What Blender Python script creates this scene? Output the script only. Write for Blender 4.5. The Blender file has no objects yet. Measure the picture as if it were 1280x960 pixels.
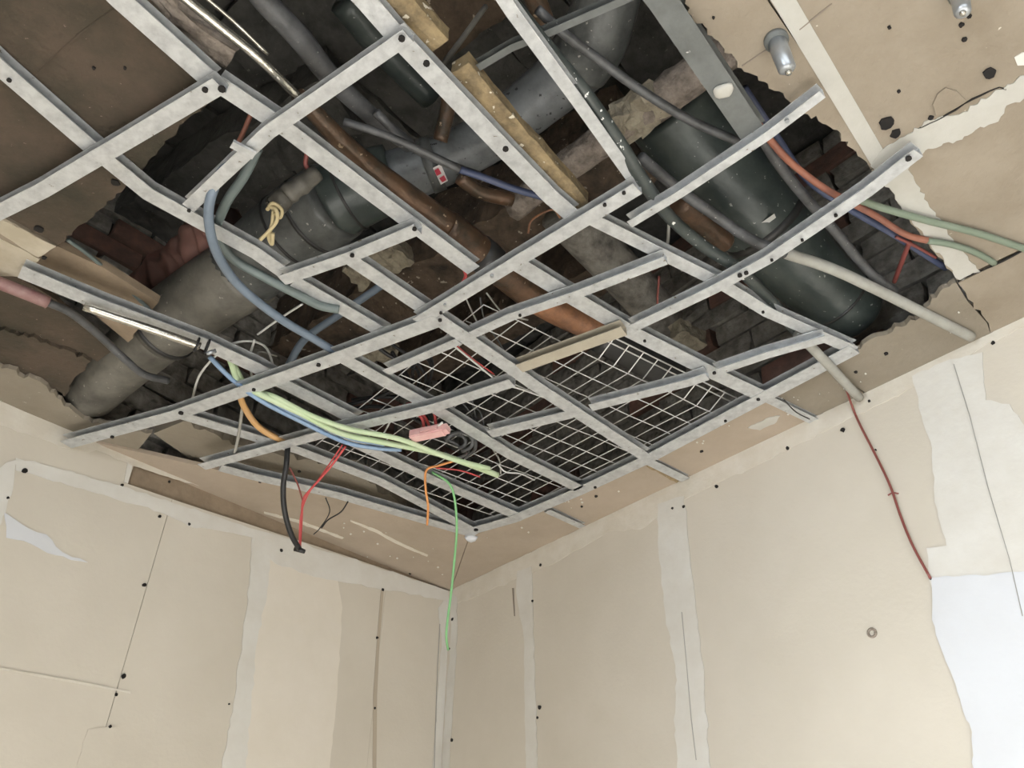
import bpy, bmesh, math, random
from mathutils import Vector, noise
random.seed(7)
S = bpy.context.scene
COL = S.collection
# ------------------------------------------------------------------ camera, world, light, exposure
F = 1000.0; PITCH = math.radians(36.5); ROLL = math.radians(0.4)
CAM = Vector((0, 0, 1.5)); H = 2.70
FW = Vector((0, math.cos(PITCH), math.sin(PITCH)))
R0 = Vector((1, 0, 0)); U0 = R0.cross(FW)
RI = R0*math.cos(ROLL) + U0*math.sin(ROLL)
UP = -R0*math.sin(ROLL) + U0*math.cos(ROLL)
cd = bpy.data.cameras.new('camera'); cam = bpy.data.objects.new('camera', cd); COL.objects.link(cam)
cd.sensor_width = 36; cd.lens = 36*F/1280; cd.clip_start = 0.02
from mathutils import Matrix
cam.matrix_world = Matrix.Translation(CAM) @ Matrix((RI, UP, -FW)).transposed().to_4x4()
S.camera = cam
w = bpy.data.worlds.new('world'); S.world = w; w.use_nodes = True
w.node_tree.nodes['Background'].inputs[0].default_value = (0.93, 0.97, 1, 1)
w.node_tree.nodes['Background'].inputs[1].default_value = 1.0
def area(name, loc, target, sx, sy, power, col):
    l = bpy.data.lights.new(name, 'AREA'); l.shape = 'RECTANGLE'; l.size = sx; l.size_y = sy; l.energy = power; l.color = col
    o = bpy.data.objects.new(name, l); COL.objects.link(o); o.location = loc
    o.rotation_euler = (Vector(target)-Vector(loc)).to_track_quat('-Z', 'Y').to_euler()
    return o
# daylight: the sky outside the back window, the sun through it onto the floor, and an added side area light brightening the lower right wall
area('window_light', (0.3, -2.15, 1.75), (0.3, 1.6, 0.0), 2.6, 1.4, 30, (0.93, 0.97, 1))
dl = area('side_fill_light', (-1.9, -1.5, 0.9), (2.0, 1.1, 1.35), 0.5, 0.9, 14, (0.86, 0.93, 1)); dl.data.spread = math.radians(58)
sl = bpy.data.lights.new('sun', 'SUN'); sl.energy = 22; sl.angle = math.radians(1.5); sl.color = (1, 0.97, 0.93)
so = bpy.data.objects.new('sun', sl); COL.objects.link(so); so.rotation_euler = Vector((-0.02, 0.84, -0.545)).to_track_quat('-Z', 'Y').to_euler()
S.view_settings.view_transform = 'Standard'; S.view_settings.look = 'None'
S.view_settings.gamma = 1; S.view_settings.use_curve_mapping = False
S.view_settings.exposure = 0.57
# ------------------------------------------------------------------ projection helpers
def ray(px, py): return FW*F + RI*(px-640) - UP*(py-480)
def at(px, py, z=H):
    r = ray(px, py); t = (z-CAM.z)/r.z
    return CAM + r*t
def depth(p): return (p-CAM).dot(FW)
A0 = at(0, 505); CORN = at(563, 738); B0 = at(1280, 397)
def wall_def(a, b):
    d = (b-a); d.z = 0; d.normalize(); n = Vector((d.y, -d.x, 0))
    if n.dot(CAM-a) < 0: n = -n
    return a, d, n
WL = wall_def(CORN, A0); WR = wall_def(CORN, B0)
def onwall(W, px, py, off=0.0):
    a, d, n = W; r = ray(px, py); q = a + n*off
    t = (q-CAM).dot(n)/r.dot(n)
    return CAM + r*t
def warn(p, r, nm):
    for W in (WL, WR):
        s = (p-W[0]).dot(W[2])
        if s < r*0.8: print('WARN beyond wall', nm, round(s, 3), round(r, 3))
# ------------------------------------------------------------------ materials
def mat(name, base, rough=0.8, metal=0.0, var=None, vscale=8, vamt=0.5, bump=0.0, bscale=60, detail=6, speck=None, speck_scale=40, speck_th=0.7, mortar=None):
    m = bpy.data.materials.new(name); m.use_nodes = True; nt = m.node_tree; N = nt.nodes; L = nt.links
    b = N['Principled BSDF']; b.inputs['Roughness'].default_value = rough; b.inputs['Metallic'].default_value = metal
    tc = N.new('ShaderNodeTexCoord')
    c = N.new('ShaderNodeRGB'); c.outputs[0].default_value = (*base, 1); out = c.outputs[0]
    if var:
        n = N.new('ShaderNodeTexNoise'); n.inputs['Scale'].default_value = vscale; n.inputs['Detail'].default_value = detail; n.inputs['Roughness'].default_value = 0.65
        L.new(tc.outputs['Object'], n.inputs['Vector'])
        r = N.new('ShaderNodeValToRGB'); r.color_ramp.elements[0].position = 0.5-0.22*(1-vamt*0.5); r.color_ramp.elements[1].position = 0.5+0.2
        L.new(n.outputs['Fac'], r.inputs[0])
        mx = N.new('ShaderNodeMix'); mx.data_type = 'RGBA'
        ml = N.new('ShaderNodeMath'); ml.operation = 'MULTIPLY'; ml.inputs[1].default_value = vamt; L.new(r.outputs[0], ml.inputs[0])
        L.new(ml.outputs[0], mx.inputs[0]); L.new(out, mx.inputs[6]); mx.inputs[7].default_value = (*var, 1); out = mx.outputs[2]
    if speck:
        n = N.new('ShaderNodeTexNoise'); n.inputs['Scale'].default_value = speck_scale; n.inputs['Detail'].default_value = 3
        L.new(tc.outputs['Object'], n.inputs['Vector'])
        r = N.new('ShaderNodeValToRGB'); r.color_ramp.elements[0].position = speck_th; r.color_ramp.elements[1].position = speck_th+0.03
        L.new(n.outputs['Fac'], r.inputs[0])
        mx = N.new('ShaderNodeMix'); mx.data_type = 'RGBA'; L.new(r.outputs[0], mx.inputs[0]); L.new(out, mx.inputs[6]); mx.inputs[7].default_value = (*speck, 1); out = mx.outputs[2]
    L.new(out, b.inputs['Base Color'])
    if bump:
        n = N.new('ShaderNodeTexNoise'); n.inputs['Scale'].default_value = bscale; n.inputs['Detail'].default_value = 5
        L.new(tc.outputs['Object'], n.inputs['Vector'])
        bp = N.new('ShaderNodeBump'); bp.inputs['Strength'].default_value = bump; bp.inputs['Distance'].default_value = 0.01
        L.new(n.outputs['Fac'], bp.inputs['Height']); L.new(bp.outputs[0], b.inputs['Normal'])
    return m
M = {}
M['drywall'] = mat('drywall paper', (0.56, 0.515, 0.435), 0.9, var=(0.64, 0.595, 0.515), vscale=2.2, vamt=0.7, bump=0.06, bscale=90)
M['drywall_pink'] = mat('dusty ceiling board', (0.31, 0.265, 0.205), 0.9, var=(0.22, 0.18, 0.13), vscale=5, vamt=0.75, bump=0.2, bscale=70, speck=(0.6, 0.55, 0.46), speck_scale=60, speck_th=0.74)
M['drywall_dark'] = mat('dark brown ceiling board', (0.085, 0.062, 0.043), 0.9, var=(0.032, 0.030, 0.018), vscale=6, vamt=0.95, bump=0.5, bscale=60, speck=(0.17, 0.13, 0.10), speck_scale=80, speck_th=0.70)  # darker brown than the other ceiling boards
M['board_grey'] = mat('dusty grey brown board', (0.27, 0.235, 0.185), 0.92, var=(0.20, 0.17, 0.125), vscale=5, vamt=0.8, bump=0.25, bscale=60, speck=(0.42, 0.39, 0.33), speck_scale=90, speck_th=0.72)
M['strip'] = mat('ceiling border board', (0.41, 0.34, 0.27), 0.92, var=(0.33, 0.275, 0.21), vscale=5, vamt=0.8, bump=0.2, bscale=60, speck=(0.6, 0.55, 0.5), speck_scale=90, speck_th=0.76)
M['compound'] = mat('joint compound', (0.66, 0.645, 0.60), 0.85, var=(0.58, 0.55, 0.49), vscale=9, vamt=0.7, bump=0.12, bscale=40)
M['compound_white'] = mat('fresh white compound', (0.64, 0.655, 0.68), 0.8, var=(0.58, 0.585, 0.60), vscale=6, vamt=0.5, bump=0.12, bscale=30)
M['tape'] = mat('cream joint tape', (0.60, 0.555, 0.47), 0.85, var=(0.68, 0.645, 0.575), vscale=14, vamt=0.9, bump=0.15, bscale=50)
M['tape_grey'] = mat('grey painted tape', (0.49, 0.48, 0.44), 0.85, var=(0.40, 0.385, 0.34), vscale=14, vamt=0.6, bump=0.12, bscale=50)
M['tape_old'] = mat('aged cream tape', (0.42, 0.37, 0.28), 0.85, var=(0.52, 0.47, 0.38), vscale=14, vamt=0.9, bump=0.2, bscale=50)
M['seam'] = mat('board seam', (0.25, 0.21, 0.17), 0.9)
M['dark'] = mat('black hole', (0.012, 0.01, 0.009), 0.95)
M['wood'] = mat('weathered timber', (0.30, 0.23, 0.16), 0.85, var=(0.21, 0.16, 0.11), vscale=16, vamt=0.9, bump=0.3, bscale=50)
M['batten'] = mat('yellowed pine batten', (0.32, 0.24, 0.13), 0.8, var=(0.10, 0.075, 0.045), vscale=30, vamt=0.95, bump=0.7, bscale=50, speck=(0.66, 0.6, 0.48), speck_scale=60, speck_th=0.66)
M['galv'] = mat('galvanised steel', (0.62, 0.635, 0.64), 0.40, 0.5, var=(0.40, 0.41, 0.42), vscale=45, vamt=0.85, bump=0.08, bscale=120, speck=(0.22, 0.19, 0.15), speck_scale=90, speck_th=0.71)
M['galv_beige'] = mat('paint stained channel', (0.44, 0.40, 0.32), 0.7, 0.2, var=(0.32, 0.28, 0.22), vscale=16, vamt=0.6)
M['galv_dark'] = mat('dark dusty stud', (0.17, 0.18, 0.175), 0.6, 0.35, var=(0.10, 0.105, 0.10), vscale=16, vamt=0.8, bump=0.12, speck=(0.6, 0.6, 0.58), speck_scale=45, speck_th=0.72)
M['chrome'] = mat('shiny metal conduit', (0.62, 0.60, 0.54), 0.25, 0.9, var=(0.35, 0.32, 0.26), vscale=30, vamt=0.7, bump=0.2, bscale=60)
M['duct'] = mat('grey pipe', (0.12, 0.125, 0.12), 0.38, 0.1, var=(0.035, 0.038, 0.037), vscale=14, vamt=0.95, bump=0.25, bscale=25, speck=(0.34, 0.33, 0.30), speck_scale=75, speck_th=0.68)
M['duct_green'] = mat('dark green pipe', (0.035, 0.045, 0.043), 0.33, 0.1, var=(0.085, 0.10, 0.09), vscale=11, vamt=0.8, bump=0.2, bscale=25, speck=(0.34, 0.35, 0.32), speck_scale=90, speck_th=0.69)
M['duct_light'] = mat('light grey pipe', (0.17, 0.18, 0.185), 0.42, 0.1, var=(0.07, 0.075, 0.075), vscale=13, vamt=0.9, bump=0.3, bscale=25, speck=(0.02, 0.02, 0.02), speck_scale=70, speck_th=0.66)
M['duct_taupe'] = mat('dusty taupe pipe', (0.17, 0.16, 0.135), 0.5, 0.0, var=(0.07, 0.065, 0.055), vscale=12, vamt=0.95, bump=0.3, bscale=30, speck=(0.32, 0.30, 0.26), speck_scale=75, speck_th=0.69)
M['copper'] = mat('tarnished copper pipe', (0.15, 0.085, 0.05), 0.38, 0.35, var=(0.045, 0.04, 0.03), vscale=16, vamt=1.0, bump=0.4, bscale=40, speck=(0.5, 0.38, 0.26), speck_scale=60, speck_th=0.69)
M['copper_bright'] = mat('orange copper pipe', (0.38, 0.18, 0.09), 0.45, 0.25, var=(0.12, 0.07, 0.05), vscale=18, vamt=0.9, bump=0.4, bscale=40)
M['black'] = mat('black pipe', (0.022, 0.022, 0.022), 0.4, var=(0.05, 0.048, 0.045), vscale=8, vamt=0.8, bump=0.15, bscale=30)
M['cable_black'] = mat('black cable', (0.012, 0.012, 0.013), 0.45)
M['cable_grey'] = mat('dusty grey conduit', (0.10, 0.102, 0.105), 0.42, var=(0.04, 0.04, 0.04), vscale=24, vamt=0.9, bump=0.2, speck=(0.4, 0.4, 0.38), speck_scale=120, speck_th=0.70)
M['cable_lgrey'] = mat('light grey conduit', (0.36, 0.355, 0.32), 0.6, var=(0.24, 0.23, 0.2), vscale=18, vamt=0.7, bump=0.15)
M['cable_dripped'] = mat('dark conduit with white paint drips', (0.035, 0.043, 0.04), 0.38, var=(0.08, 0.09, 0.085), vscale=16, vamt=0.8, speck=(0.75, 0.75, 0.72), speck_scale=80, speck_th=0.66)
M['cable_bluegrey'] = mat('blue grey conduit', (0.17, 0.215, 0.27), 0.42, var=(0.10, 0.125, 0.155), vscale=14, vamt=0.6)
M['cable_greengrey'] = mat('green grey conduit', (0.15, 0.185, 0.18), 0.42, var=(0.09, 0.11, 0.11), vscale=14, vamt=0.6)
M['cable_darkblue'] = mat('dark blue conduit', (0.045, 0.06, 0.12), 0.5, var=(0.09, 0.10, 0.16), vscale=14, vamt=0.6)
M['cable_blue'] = mat('blue conduit', (0.20, 0.31, 0.48), 0.45, var=(0.32, 0.40, 0.48), vscale=20, vamt=0.5)
M['cable_green'] = mat('pale green conduit', (0.47, 0.60, 0.36), 0.5, var=(0.55, 0.6, 0.45), vscale=20, vamt=0.6)
M['cable_sage'] = mat('sage green conduit', (0.16, 0.20, 0.145), 0.55, var=(0.22, 0.255, 0.20), vscale=14, vamt=0.6)
M['cable_orange'] = mat('orange conduit', (0.30, 0.115, 0.07), 0.5, var=(0.17, 0.075, 0.06), vscale=30, vamt=0.8, bump=.1)
M['cable_amber'] = mat('amber conduit', (0.62, 0.36, 0.14), 0.5, var=(0.5, 0.32, 0.2), vscale=20, vamt=0.5)
M['cable_pink'] = mat('dusty pink conduit', (0.22, 0.11, 0.105), 0.5, var=(0.36, 0.25, 0.23), vscale=30, vamt=0.6, bump=0.2)
M['wire_red'] = mat('red wire', (0.55, 0.08, 0.08), 0.45)
M['wire_maroon'] = mat('dark red wire', (0.22, 0.06, 0.05), 0.5)
M['wire_white'] = mat('pale wire', (0.6, 0.6, 0.57), 0.5)
M['wire_green'] = mat('green wire', (0.22, 0.5, 0.22), 0.5)
M['wire_orange'] = mat('orange wire', (0.7, 0.3, 0.1), 0.5)
M['mesh'] = mat('zinc mesh wire', (0.66, 0.66, 0.64), 0.45, 0.3)
M['pink_plastic'] = mat('pink plastic', (0.68, 0.38, 0.37), 0.5, var=(0.75, 0.55, 0.52), vscale=30, vamt=0.6)
M['cloth'] = mat('frayed yellow sealing cord', (0.55, 0.46, 0.26), 0.85, var=(0.4, 0.33, 0.2), vscale=40, vamt=0.6)
M['red_duct'] = mat('dusty red flexible duct', (0.20, 0.095, 0.075), 0.7, var=(0.11, 0.07, 0.055), vscale=9, vamt=0.8, bump=0.2, bscale=30)
M['brick'] = mat('grey brown brick', (0.34, 0.32, 0.28), 0.93, var=(0.11, 0.10, 0.09), vscale=20, vamt=0.95, bump=0.8, bscale=45)
M['brick_red'] = mat('reddish brick', (0.24, 0.13, 0.10), 0.93, var=(0.11, 0.08, 0.065), vscale=14, vamt=0.9, bump=0.6, bscale=40)
M['mortar'] = mat('dark mortar', (0.075, 0.068, 0.058), 0.95, var=(0.04, 0.038, 0.032), vscale=14, vamt=0.8, bump=0.5)
M['slab'] = mat('slab plank', (0.11, 0.108, 0.10), 0.93, var=(0.035, 0.035, 0.032), vscale=9, vamt=0.95, bump=0.9, bscale=30, speck=(0.2, 0.2, 0.17), speck_scale=70, speck_th=0.70)
M['rubble'] = mat('brown rough masonry', (0.14, 0.10, 0.07), 0.95, var=(0.03, 0.025, 0.019), vscale=14, vamt=0.9, bump=0.9, bscale=35, speck=(0.42, 0.36, 0.28), speck_scale=45, speck_th=0.68)
M['rubble_pale'] = mat('pale lumpy mortar', (0.36, 0.32, 0.24), 0.95, var=(0.16, 0.135, 0.1), vscale=24, vamt=0.9, bump=1.0, bscale=50)
M['insul'] = mat('gritty pipe lagging', (0.30, 0.255, 0.215), 0.95, var=(0.10, 0.08, 0.065), vscale=34, vamt=0.9, bump=1.0, bscale=60)
M['floor'] = mat('dusty screed', (0.60, 0.59, 0.57), 0.9, var=(0.52, 0.51, 0.49), vscale=4, vamt=0.7, bump=0.1)
M['zinc'] = mat('zinc fitting', (0.42, 0.44, 0.46), 0.35, 0.7, var=(0.25, 0.27, 0.29), vscale=30, vamt=0.6)
M['label_red'] = mat('red printed label', (0.5, 0.05, 0.08), 0.5)
M['label_white'] = mat('white label', (0.7, 0.68, 0.66), 0.5)
M['seam_grey'] = mat('hairline crack', (0.36, 0.35, 0.32), 0.9)
M['pale_patch'] = mat('pale wall patch', (0.70, 0.65, 0.57), 0.9, var=(0.65, 0.60, 0.51), vscale=5, vamt=0.8, bump=0.06)
M['seam_soft'] = mat('shallow board joint', (0.43, 0.37, 0.29), 0.9)
# ------------------------------------------------------------------ object helpers
def link(name, bm, m, parent=None, smooth=False, loc=None):
    me = bpy.data.meshes.new(name)
    bmesh.ops.recalc_face_normals(bm, faces=bm.faces)
    bm.to_mesh(me); bm.free(); me.materials.append(m)
    if smooth:
        for p in me.polygons: p.use_smooth = True
    o = bpy.data.objects.new(name, me); COL.objects.link(o)
    if parent: o.parent = parent
    return o
def tag(o, label, cat, group=None):
    o['label'] = label; o['category'] = cat
    if group: o['group'] = group
    return o
def recenter(o):
    # put the origin inside the thing
    me = o.data; n = len(me.vertices)
    c = sum((v.co for v in me.vertices), Vector())/n
    me.transform(Matrix.Translation(-c)); o.location = c
    return o
def empty(name, loc, label, cat, group=None):
    o = bpy.data.objects.new(name, None); COL.objects.link(o); o.location = loc; o.empty_display_size = 0.05
    return tag(o, label, cat, group)
def adopt(child, parent):
    child.parent = parent; child.matrix_parent_inverse = Matrix.Translation(-parent.location)
    return child
def dn(x, y, z, sc=12.0): return noise.noise_vector(Vector((x, y, z))*sc)
def slab_poly(bm, pts, n, th):
    """prism: outline pts (world), extruded by th against normal n (n points at the room)"""
    vs = [bm.verts.new(p) for p in pts]; f = bm.faces.new(vs)
    bm.normal_update()
    ws = [bm.verts.new(Vector(p)-n*th) for p in pts]
    bm.faces.new(ws[::-1]); k = len(pts)
    for i in range(k): bm.faces.new((vs[i], ws[i], ws[(i+1) % k], vs[(i+1) % k]))
def jag(pts, flags, amp, step):
    """pixel outline with random teeth on the flagged edges"""
    out = []; k = len(pts)
    for i in range(k):
        a, b = pts[i], pts[(i+1) % k]; out.append(a)
        if flags == 'all' or i in flags:
            d = math.hypot(b[0]-a[0], b[1]-a[1]); n = max(1, int(d/step))
            nx, ny = -(b[1]-a[1])/max(d, 1e-6), (b[0]-a[0])/max(d, 1e-6)
            for j in range(1, n):
                t = (j+random.uniform(-.3, .3))/n; o = random.uniform(-amp, amp)
                out.append((a[0]+(b[0]-a[0])*t+nx*o, a[1]+(b[1]-a[1])*t+ny*o))
    return out
DOWN = Vector((0, 0, -1))
def ceil_poly(name, pts, m, z=H, th=0.012, parent=None, flags=(), amp=2.5, step=6):
    bm = bmesh.new(); slab_poly(bm, [at(x, y, z) for x, y in jag(pts, flags, amp, step)], DOWN, th)
    return link(name, bm, m, parent)
def wall_poly(name, W, pts, m, off=0.0, th=0.012, parent=None, flags=(), amp=2, step=8):
    bm = bmesh.new(); slab_poly(bm, [onwall(W, x, y, off) for x, y in jag(pts, flags, amp, step)], W[2], th)
    return link(name, bm, m, parent)
def smooth_path(P, Rr, sub=6):
    if len(P) == 2:
        return P, Rr
    o, q = [], []
    for i in range(len(P)-1):
        p0 = P[i-1] if i else P[0]*2-P[1]; p1 = P[i]; p2 = P[i+1]; p3 = P[i+2] if i+2 < len(P) else P[-1]*2-P[-2]
        for j in range(sub):
            t = j/sub
            o.append(0.5*((2*p1)+(p2-p0)*t+(2*p0-5*p1+4*p2-p3)*t*t+(3*p1-p0-3*p2+p3)*t*t*t)); q.append(Rr[i]*(1-t)+Rr[i+1]*t)
    o.append(P[-1]); q.append(Rr[-1]); return o, q
def tube_bm(bm, P, Rr, n=12, sub=6, lump=0.0, lsc=20, round_end=False):
    P, Rr = smooth_path(P, Rr, sub)
    if round_end:
        d = (P[-1]-P[-2]).normalized(); r = Rr[-1]; base = P[-1]
        for k in (0.35, 0.65, 0.85, 0.97):
            P = P+[base+d*r*0.45*k]; Rr = Rr+[r*math.sqrt(max(0.02, 1-k*k))]
    rings = []; T0 = (P[1]-P[0]).normalized(); nrm = T0.orthogonal().normalized()
    for i, p in enumerate(P):
        T = (P[min(i+1, len(P)-1)]-P[max(i-1, 0)])
        if T.length < 1e-7: T = T0
        T = T.normalized(); nrm = (nrm-T*nrm.dot(T)).normalized(); bn = T.cross(nrm)
        ring = []
        for k in range(n):
            a = 2*math.pi*k/n; q = p+(nrm*math.cos(a)+bn*math.sin(a))*Rr[i]
            if lump: q = q+noise.noise_vector(q*lsc)*lump
            ring.append(bm.verts.new(q))
        rings.append(ring); T0 = T
    for i in range(len(rings)-1):
        for k in range(n): bm.faces.new((rings[i][k], rings[i][(k+1) % n], rings[i+1][(k+1) % n], rings[i+1][k]))
    bm.faces.new(rings[0][::-1]); bm.faces.new(rings[-1])
def pxpath(pts, w=None, nm=''):
    P, Rr = [], []
    for q in pts:
        p = onwall(WR if q[2] == 'R' else WL, q[0], q[1], .012) if isinstance(q[2], str) else at(q[0], q[1], q[2]); ww = q[3] if len(q) > 3 else w
        r = ww/2*depth(p)/F; P.append(p); Rr.append(r); warn(p, r, nm+str(q[:2]))
    if w is not None and len(pts[0]) < 4:
        m = sum(Rr)/len(Rr); Rr = [m]*len(Rr)
    return P, Rr
def tube(name, pts, w, m, label=None, cat=None, group=None, parent=None, n=12, sub=6, lump=0, lsc=20, round_end=False):
    P, Rr = pxpath(pts, w, name); bm = bmesh.new(); tube_bm(bm, P, Rr, n, sub, lump, lsc, round_end)
    o = link(name, bm, m, None, True); recenter(o)
    if label: tag(o, label, cat, group)
    if parent: adopt(o, parent)
    return o
def ringat(name, pts, i0, t, w, length, m, parent):
    """a band around a pipe, at fraction t between path points i0 and i0+1 (w px wide)"""
    a = at(*pts[i0][:3]); b = at(*pts[i0+1][:3]); c = a.lerp(b, t); d = (b-a).normalized()
    r = w/2*depth(c)/F; bm = bmesh.new(); tube_bm(bm, [c-d*length/2, c+d*length/2], [r, r], 24)
    o = link(name, bm, m, None, True); recenter(o); return adopt(o, parent)
def box_bm(bm, c, ax, ay, az):
    v = [bm.verts.new(c+ax*i+ay*j+az*k) for i in (-1, 1) for j in (-1, 1) for k in (-1, 1)]
    for f in ((0, 1, 3, 2), (4, 6, 7, 5), (0, 4, 5, 1), (2, 3, 7, 6), (0, 2, 6, 4), (1, 5, 7, 3)): bm.faces.new([v[i] for i in f])
# ------------------------------------------------------------------ setting: floor, walls, ceiling slab
TOP = H+1.0
bm = bmesh.new(); box_bm(bm, Vector((0, 0.6, -0.05)), Vector((4.5, 0, 0)), Vector((0, 4.2, 0)), Vector((0, 0, .05)))
o = link('floor', bm, M['floor']); o['kind'] = 'structure'
def wall(name, W, length, extra):
    a, d, n = W; bm = bmesh.new()
    s = a - d*0.20 - n*0.045; e = a + d*length - n*0.045
    pts = [Vector((s.x, s.y, 0)), Vector((e.x, e.y, 0)), Vector((e.x, e.y, TOP)), Vector((s.x, s.y, TOP))]
    slab_poly(bm, pts, n, 0.10); o = link(name, bm, M['mortar']); o['kind'] = 'structure'; return o
wl = wall('wall_left', WL, 5.9, 0); wr = wall('wall_right', WR, 5.9, 0)
bm = bmesh.new()   # back wall, outside the frame, with the window the daylight comes through
for x0, x1, z0, z1 in ((-5, -1.4, 0, TOP), (2.0, 5, 0, TOP), (-1.4, 2.0, 0, 0.95), (-1.4, 2.0, 2.5, TOP)):
    box_bm(bm, Vector(((x0+x1)/2, -2.3, (z0+z1)/2)), Vector(((x1-x0)/2, 0, 0)), Vector((0, .08, 0)), Vector((0, 0, (z1-z0)/2)))
wb = link('wall_back', bm, M['drywall']); wb['kind'] = 'structure'
bm = bmesh.new()
for x0, x1, z0, z1 in ((-1.4, 2.0, 0.95, 1.0), (-1.4, 2.0, 2.45, 2.5), (-1.4, -1.35, .95, 2.5), (1.95, 2.0, .95, 2.5), (.27, .33, .95, 2.5)):
    box_bm(bm, Vector(((x0+x1)/2, -2.3, (z0+z1)/2)), Vector(((x1-x0)/2, 0, 0)), Vector((0, .03, 0)), Vector((0, 0, (z1-z0)/2)))
wb = link('window_1', bm, M['compound_white']); wb['kind'] = 'structure'
# bricks above the ceiling line
def brick_variants(k=5):
    out = []
    for i in range(k):
        bm = bmesh.new(); bmesh.ops.create_cube(bm, size=1)
        bmesh.ops.subdivide_edges(bm, edges=bm.edges[:], cuts=1)
        for v in bm.verts:
            v.co = Vector((v.co.x*0.235, v.co.y*0.06, v.co.z*0.066)) + Vector([random.uniform(-.0055, .0055) for _ in range(3)])
        me = bpy.data.meshes.new('brick'); bm.to_mesh(me); bm.free(); me.materials.append(M['brick_red'] if i == 4 else M['brick']); out.append(me)
    return out
BR = brick_variants()
def brick_field(W, par, length):
    a, d, n = W
    rows = int((TOP-H)/0.078)
    for r in range(rows):
        k0 = -0.12 if r % 2 else 0.0
        s = 0.1+k0
        while s < length:
            p = a + d*s - n*0.030; p.z = H+0.045+r*0.078
            o = bpy.data.objects.new('brick', random.choice(BR)); COL.objects.link(o)
            o.location = p + n*random.uniform(-.008, .006); o.rotation_euler = (random.uniform(-.02, .02), random.uniform(-.02, .02), math.atan2(d.y, d.x)+random.uniform(-.015, .015)); o.parent = par
            s += 0.248
brick_field(WL, wl, 3.0); brick_field(WR, wr, 3.0)
# drywall lining of the walls, board by board
def wline(W, s, z, off=0.0): p = W[0]+W[1]*s+W[2]*off; return Vector((p.x, p.y, z))
def panel(W, par, s0, s1, z0, z1, notch=None, m='drywall'):
    bm = bmesh.new(); g = 0.0012
    pts = [wline(W, s0+g, z0), wline(W, s1-g, z0), wline(W, s1-g, z1), wline(W, s0+g, z1)] if not notch else notch
    slab_poly(bm, pts, W[2], 0.0125); return link('drywall_panel', bm, M[m], par)
def s_of(W, px, py): return (onwall(W, px, py)-W[0]).dot(W[1])
def z_of(W, px, py): return onwall(W, px, py).z
# left wall: seams at px 203->140 (short board), 478->465 (narrow strip joint), 320->290 under compound
sA = s_of(WL, 470, 850); sB = s_of(WL, 300, 850); sC = s_of(WL, 170, 780)
zs = z_of(WL, 155, 865)
zc0 = z_of(WL, 155, 606); sS = s_of(WL, 160, 600)
SLP = [(s_of(WL, x, y), z_of(WL, x, y)) for x, y in ((556, 738), (430, 694), (310, 655), (230, 629), (160, 605))]
SLP[0] = (0.0, H-.004)
def ztop(sv):
    for (s0, z0), (s1_, z1) in zip(SLP, SLP[1:]):
        if s0 <= sv <= s1_: return z0+(z1-z0)*(sv-s0)/(s1_-s0)
    return SLP[-1][1]
def lpanel(sa, sb, z0, full=False):
    top = [(sv, zz) for sv, zz in SLP if sa < sv < sb]
    top = [(sa, ztop(sa))]+top+[(sb, ztop(sb))]
    panel(WL, wl, 0, 0, 0, 0, [wline(WL, sa+.0004, z0), wline(WL, sb-.0004, z0)]+[wline(WL, min(max(sv, sa+.0004), sb-.0004), zz) for sv, zz in top[::-1]])
sS = SLP[-1][0]; zS = SLP[-1][1]
lpanel(0.0, sA, 0); lpanel(sA, sB, 0); lpanel(sB, min(sC, sS), 0)
panel(WL, wl, sC, 5.6, zs, zS); panel(WL, wl, sC, 5.6, 0, zs)
if sC < sS: lpanel(sC, sS, zS)
elif sS < sC: panel(WL, wl, sS, sC, 0, zS)
panel(WL, wl, sS, 5.6, zS, H)
bm = bmesh.new(); slab_poly(bm, [wline(WL, 0.01, H-.075, -.014), wline(WL, sS+.1, H-.10, -.014), wline(WL, sS+.1, H, -.014), wline(WL, 0.01, H, -.014)], WL[2], 0.02)
link('timber_rail', bm, M['wood'], wl)
s1 = s_of(WR, 666, 850); s2 = s_of(WR, 860, 850); s3 = s_of(WR, 1240, 640)
for a, b in ((0.0, s1), (s1, s2), (s2, s3), (s3, 5.7)): panel(WR, wr, a, b, 0, H)
# compound, tape, a pale patch and seams on the walls
def patch(W, par, pts, m='compound', off=0.0015, name='joint_compound', amp=1.6, step=9, th=0.0014, flags='all'):
    return wall_poly(name, W, pts, M[m], off, th, par, flags, amp, step)
patch(WR, wr, [(566, 737), (700, 672), (850, 600), (1000, 529), (1140, 461), (1290, 391), (1290, 403), (1230, 432), (1190, 460), (1065, 522), (960, 575), (860, 622), (822, 645), (800, 662), (760, 664), (700, 700), (640, 726), (566, 757)], 'tape')
patch(WR, wr, [(822, 630), (855, 620), (868, 740), (880, 850), (888, 970), (930, 1500), (880, 1500), (848, 970), (842, 900), (846, 850), (832, 770), (824, 700)], 'compound', 0.0025)
patch(WR, wr, [(646, 714), (664, 708), (667, 800), (672, 965), (690, 1480), (668, 1480), (657, 965), (655, 800), (645, 740)], 'compound', 0.0022, amp=0.8)
patch(WR, wr, [(1140, 470), (1180, 452), (1228, 440), (1232, 500), (1262, 505), (1290, 545), (1290, 735), (1165, 735), (1160, 715), (1158, 685), (1183, 682), (1168, 620), (1165, 560), (1152, 520)], 'compound', 0.0024)
patch(WR, wr, [(1163, 722), (1290, 715), (1290, 1500), (1228, 1500), (1215, 915), (1180, 820), (1165, 775)], 'compound_white', 0.004)
patch(WL, wl, [(559, 741), (563, 752), (566, 880), (560, 965), (538, 1480), (516, 1480), (541, 965), (546, 880), (552, 800), (548, 760)], 'compound', 0.0024, amp=1)
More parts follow.
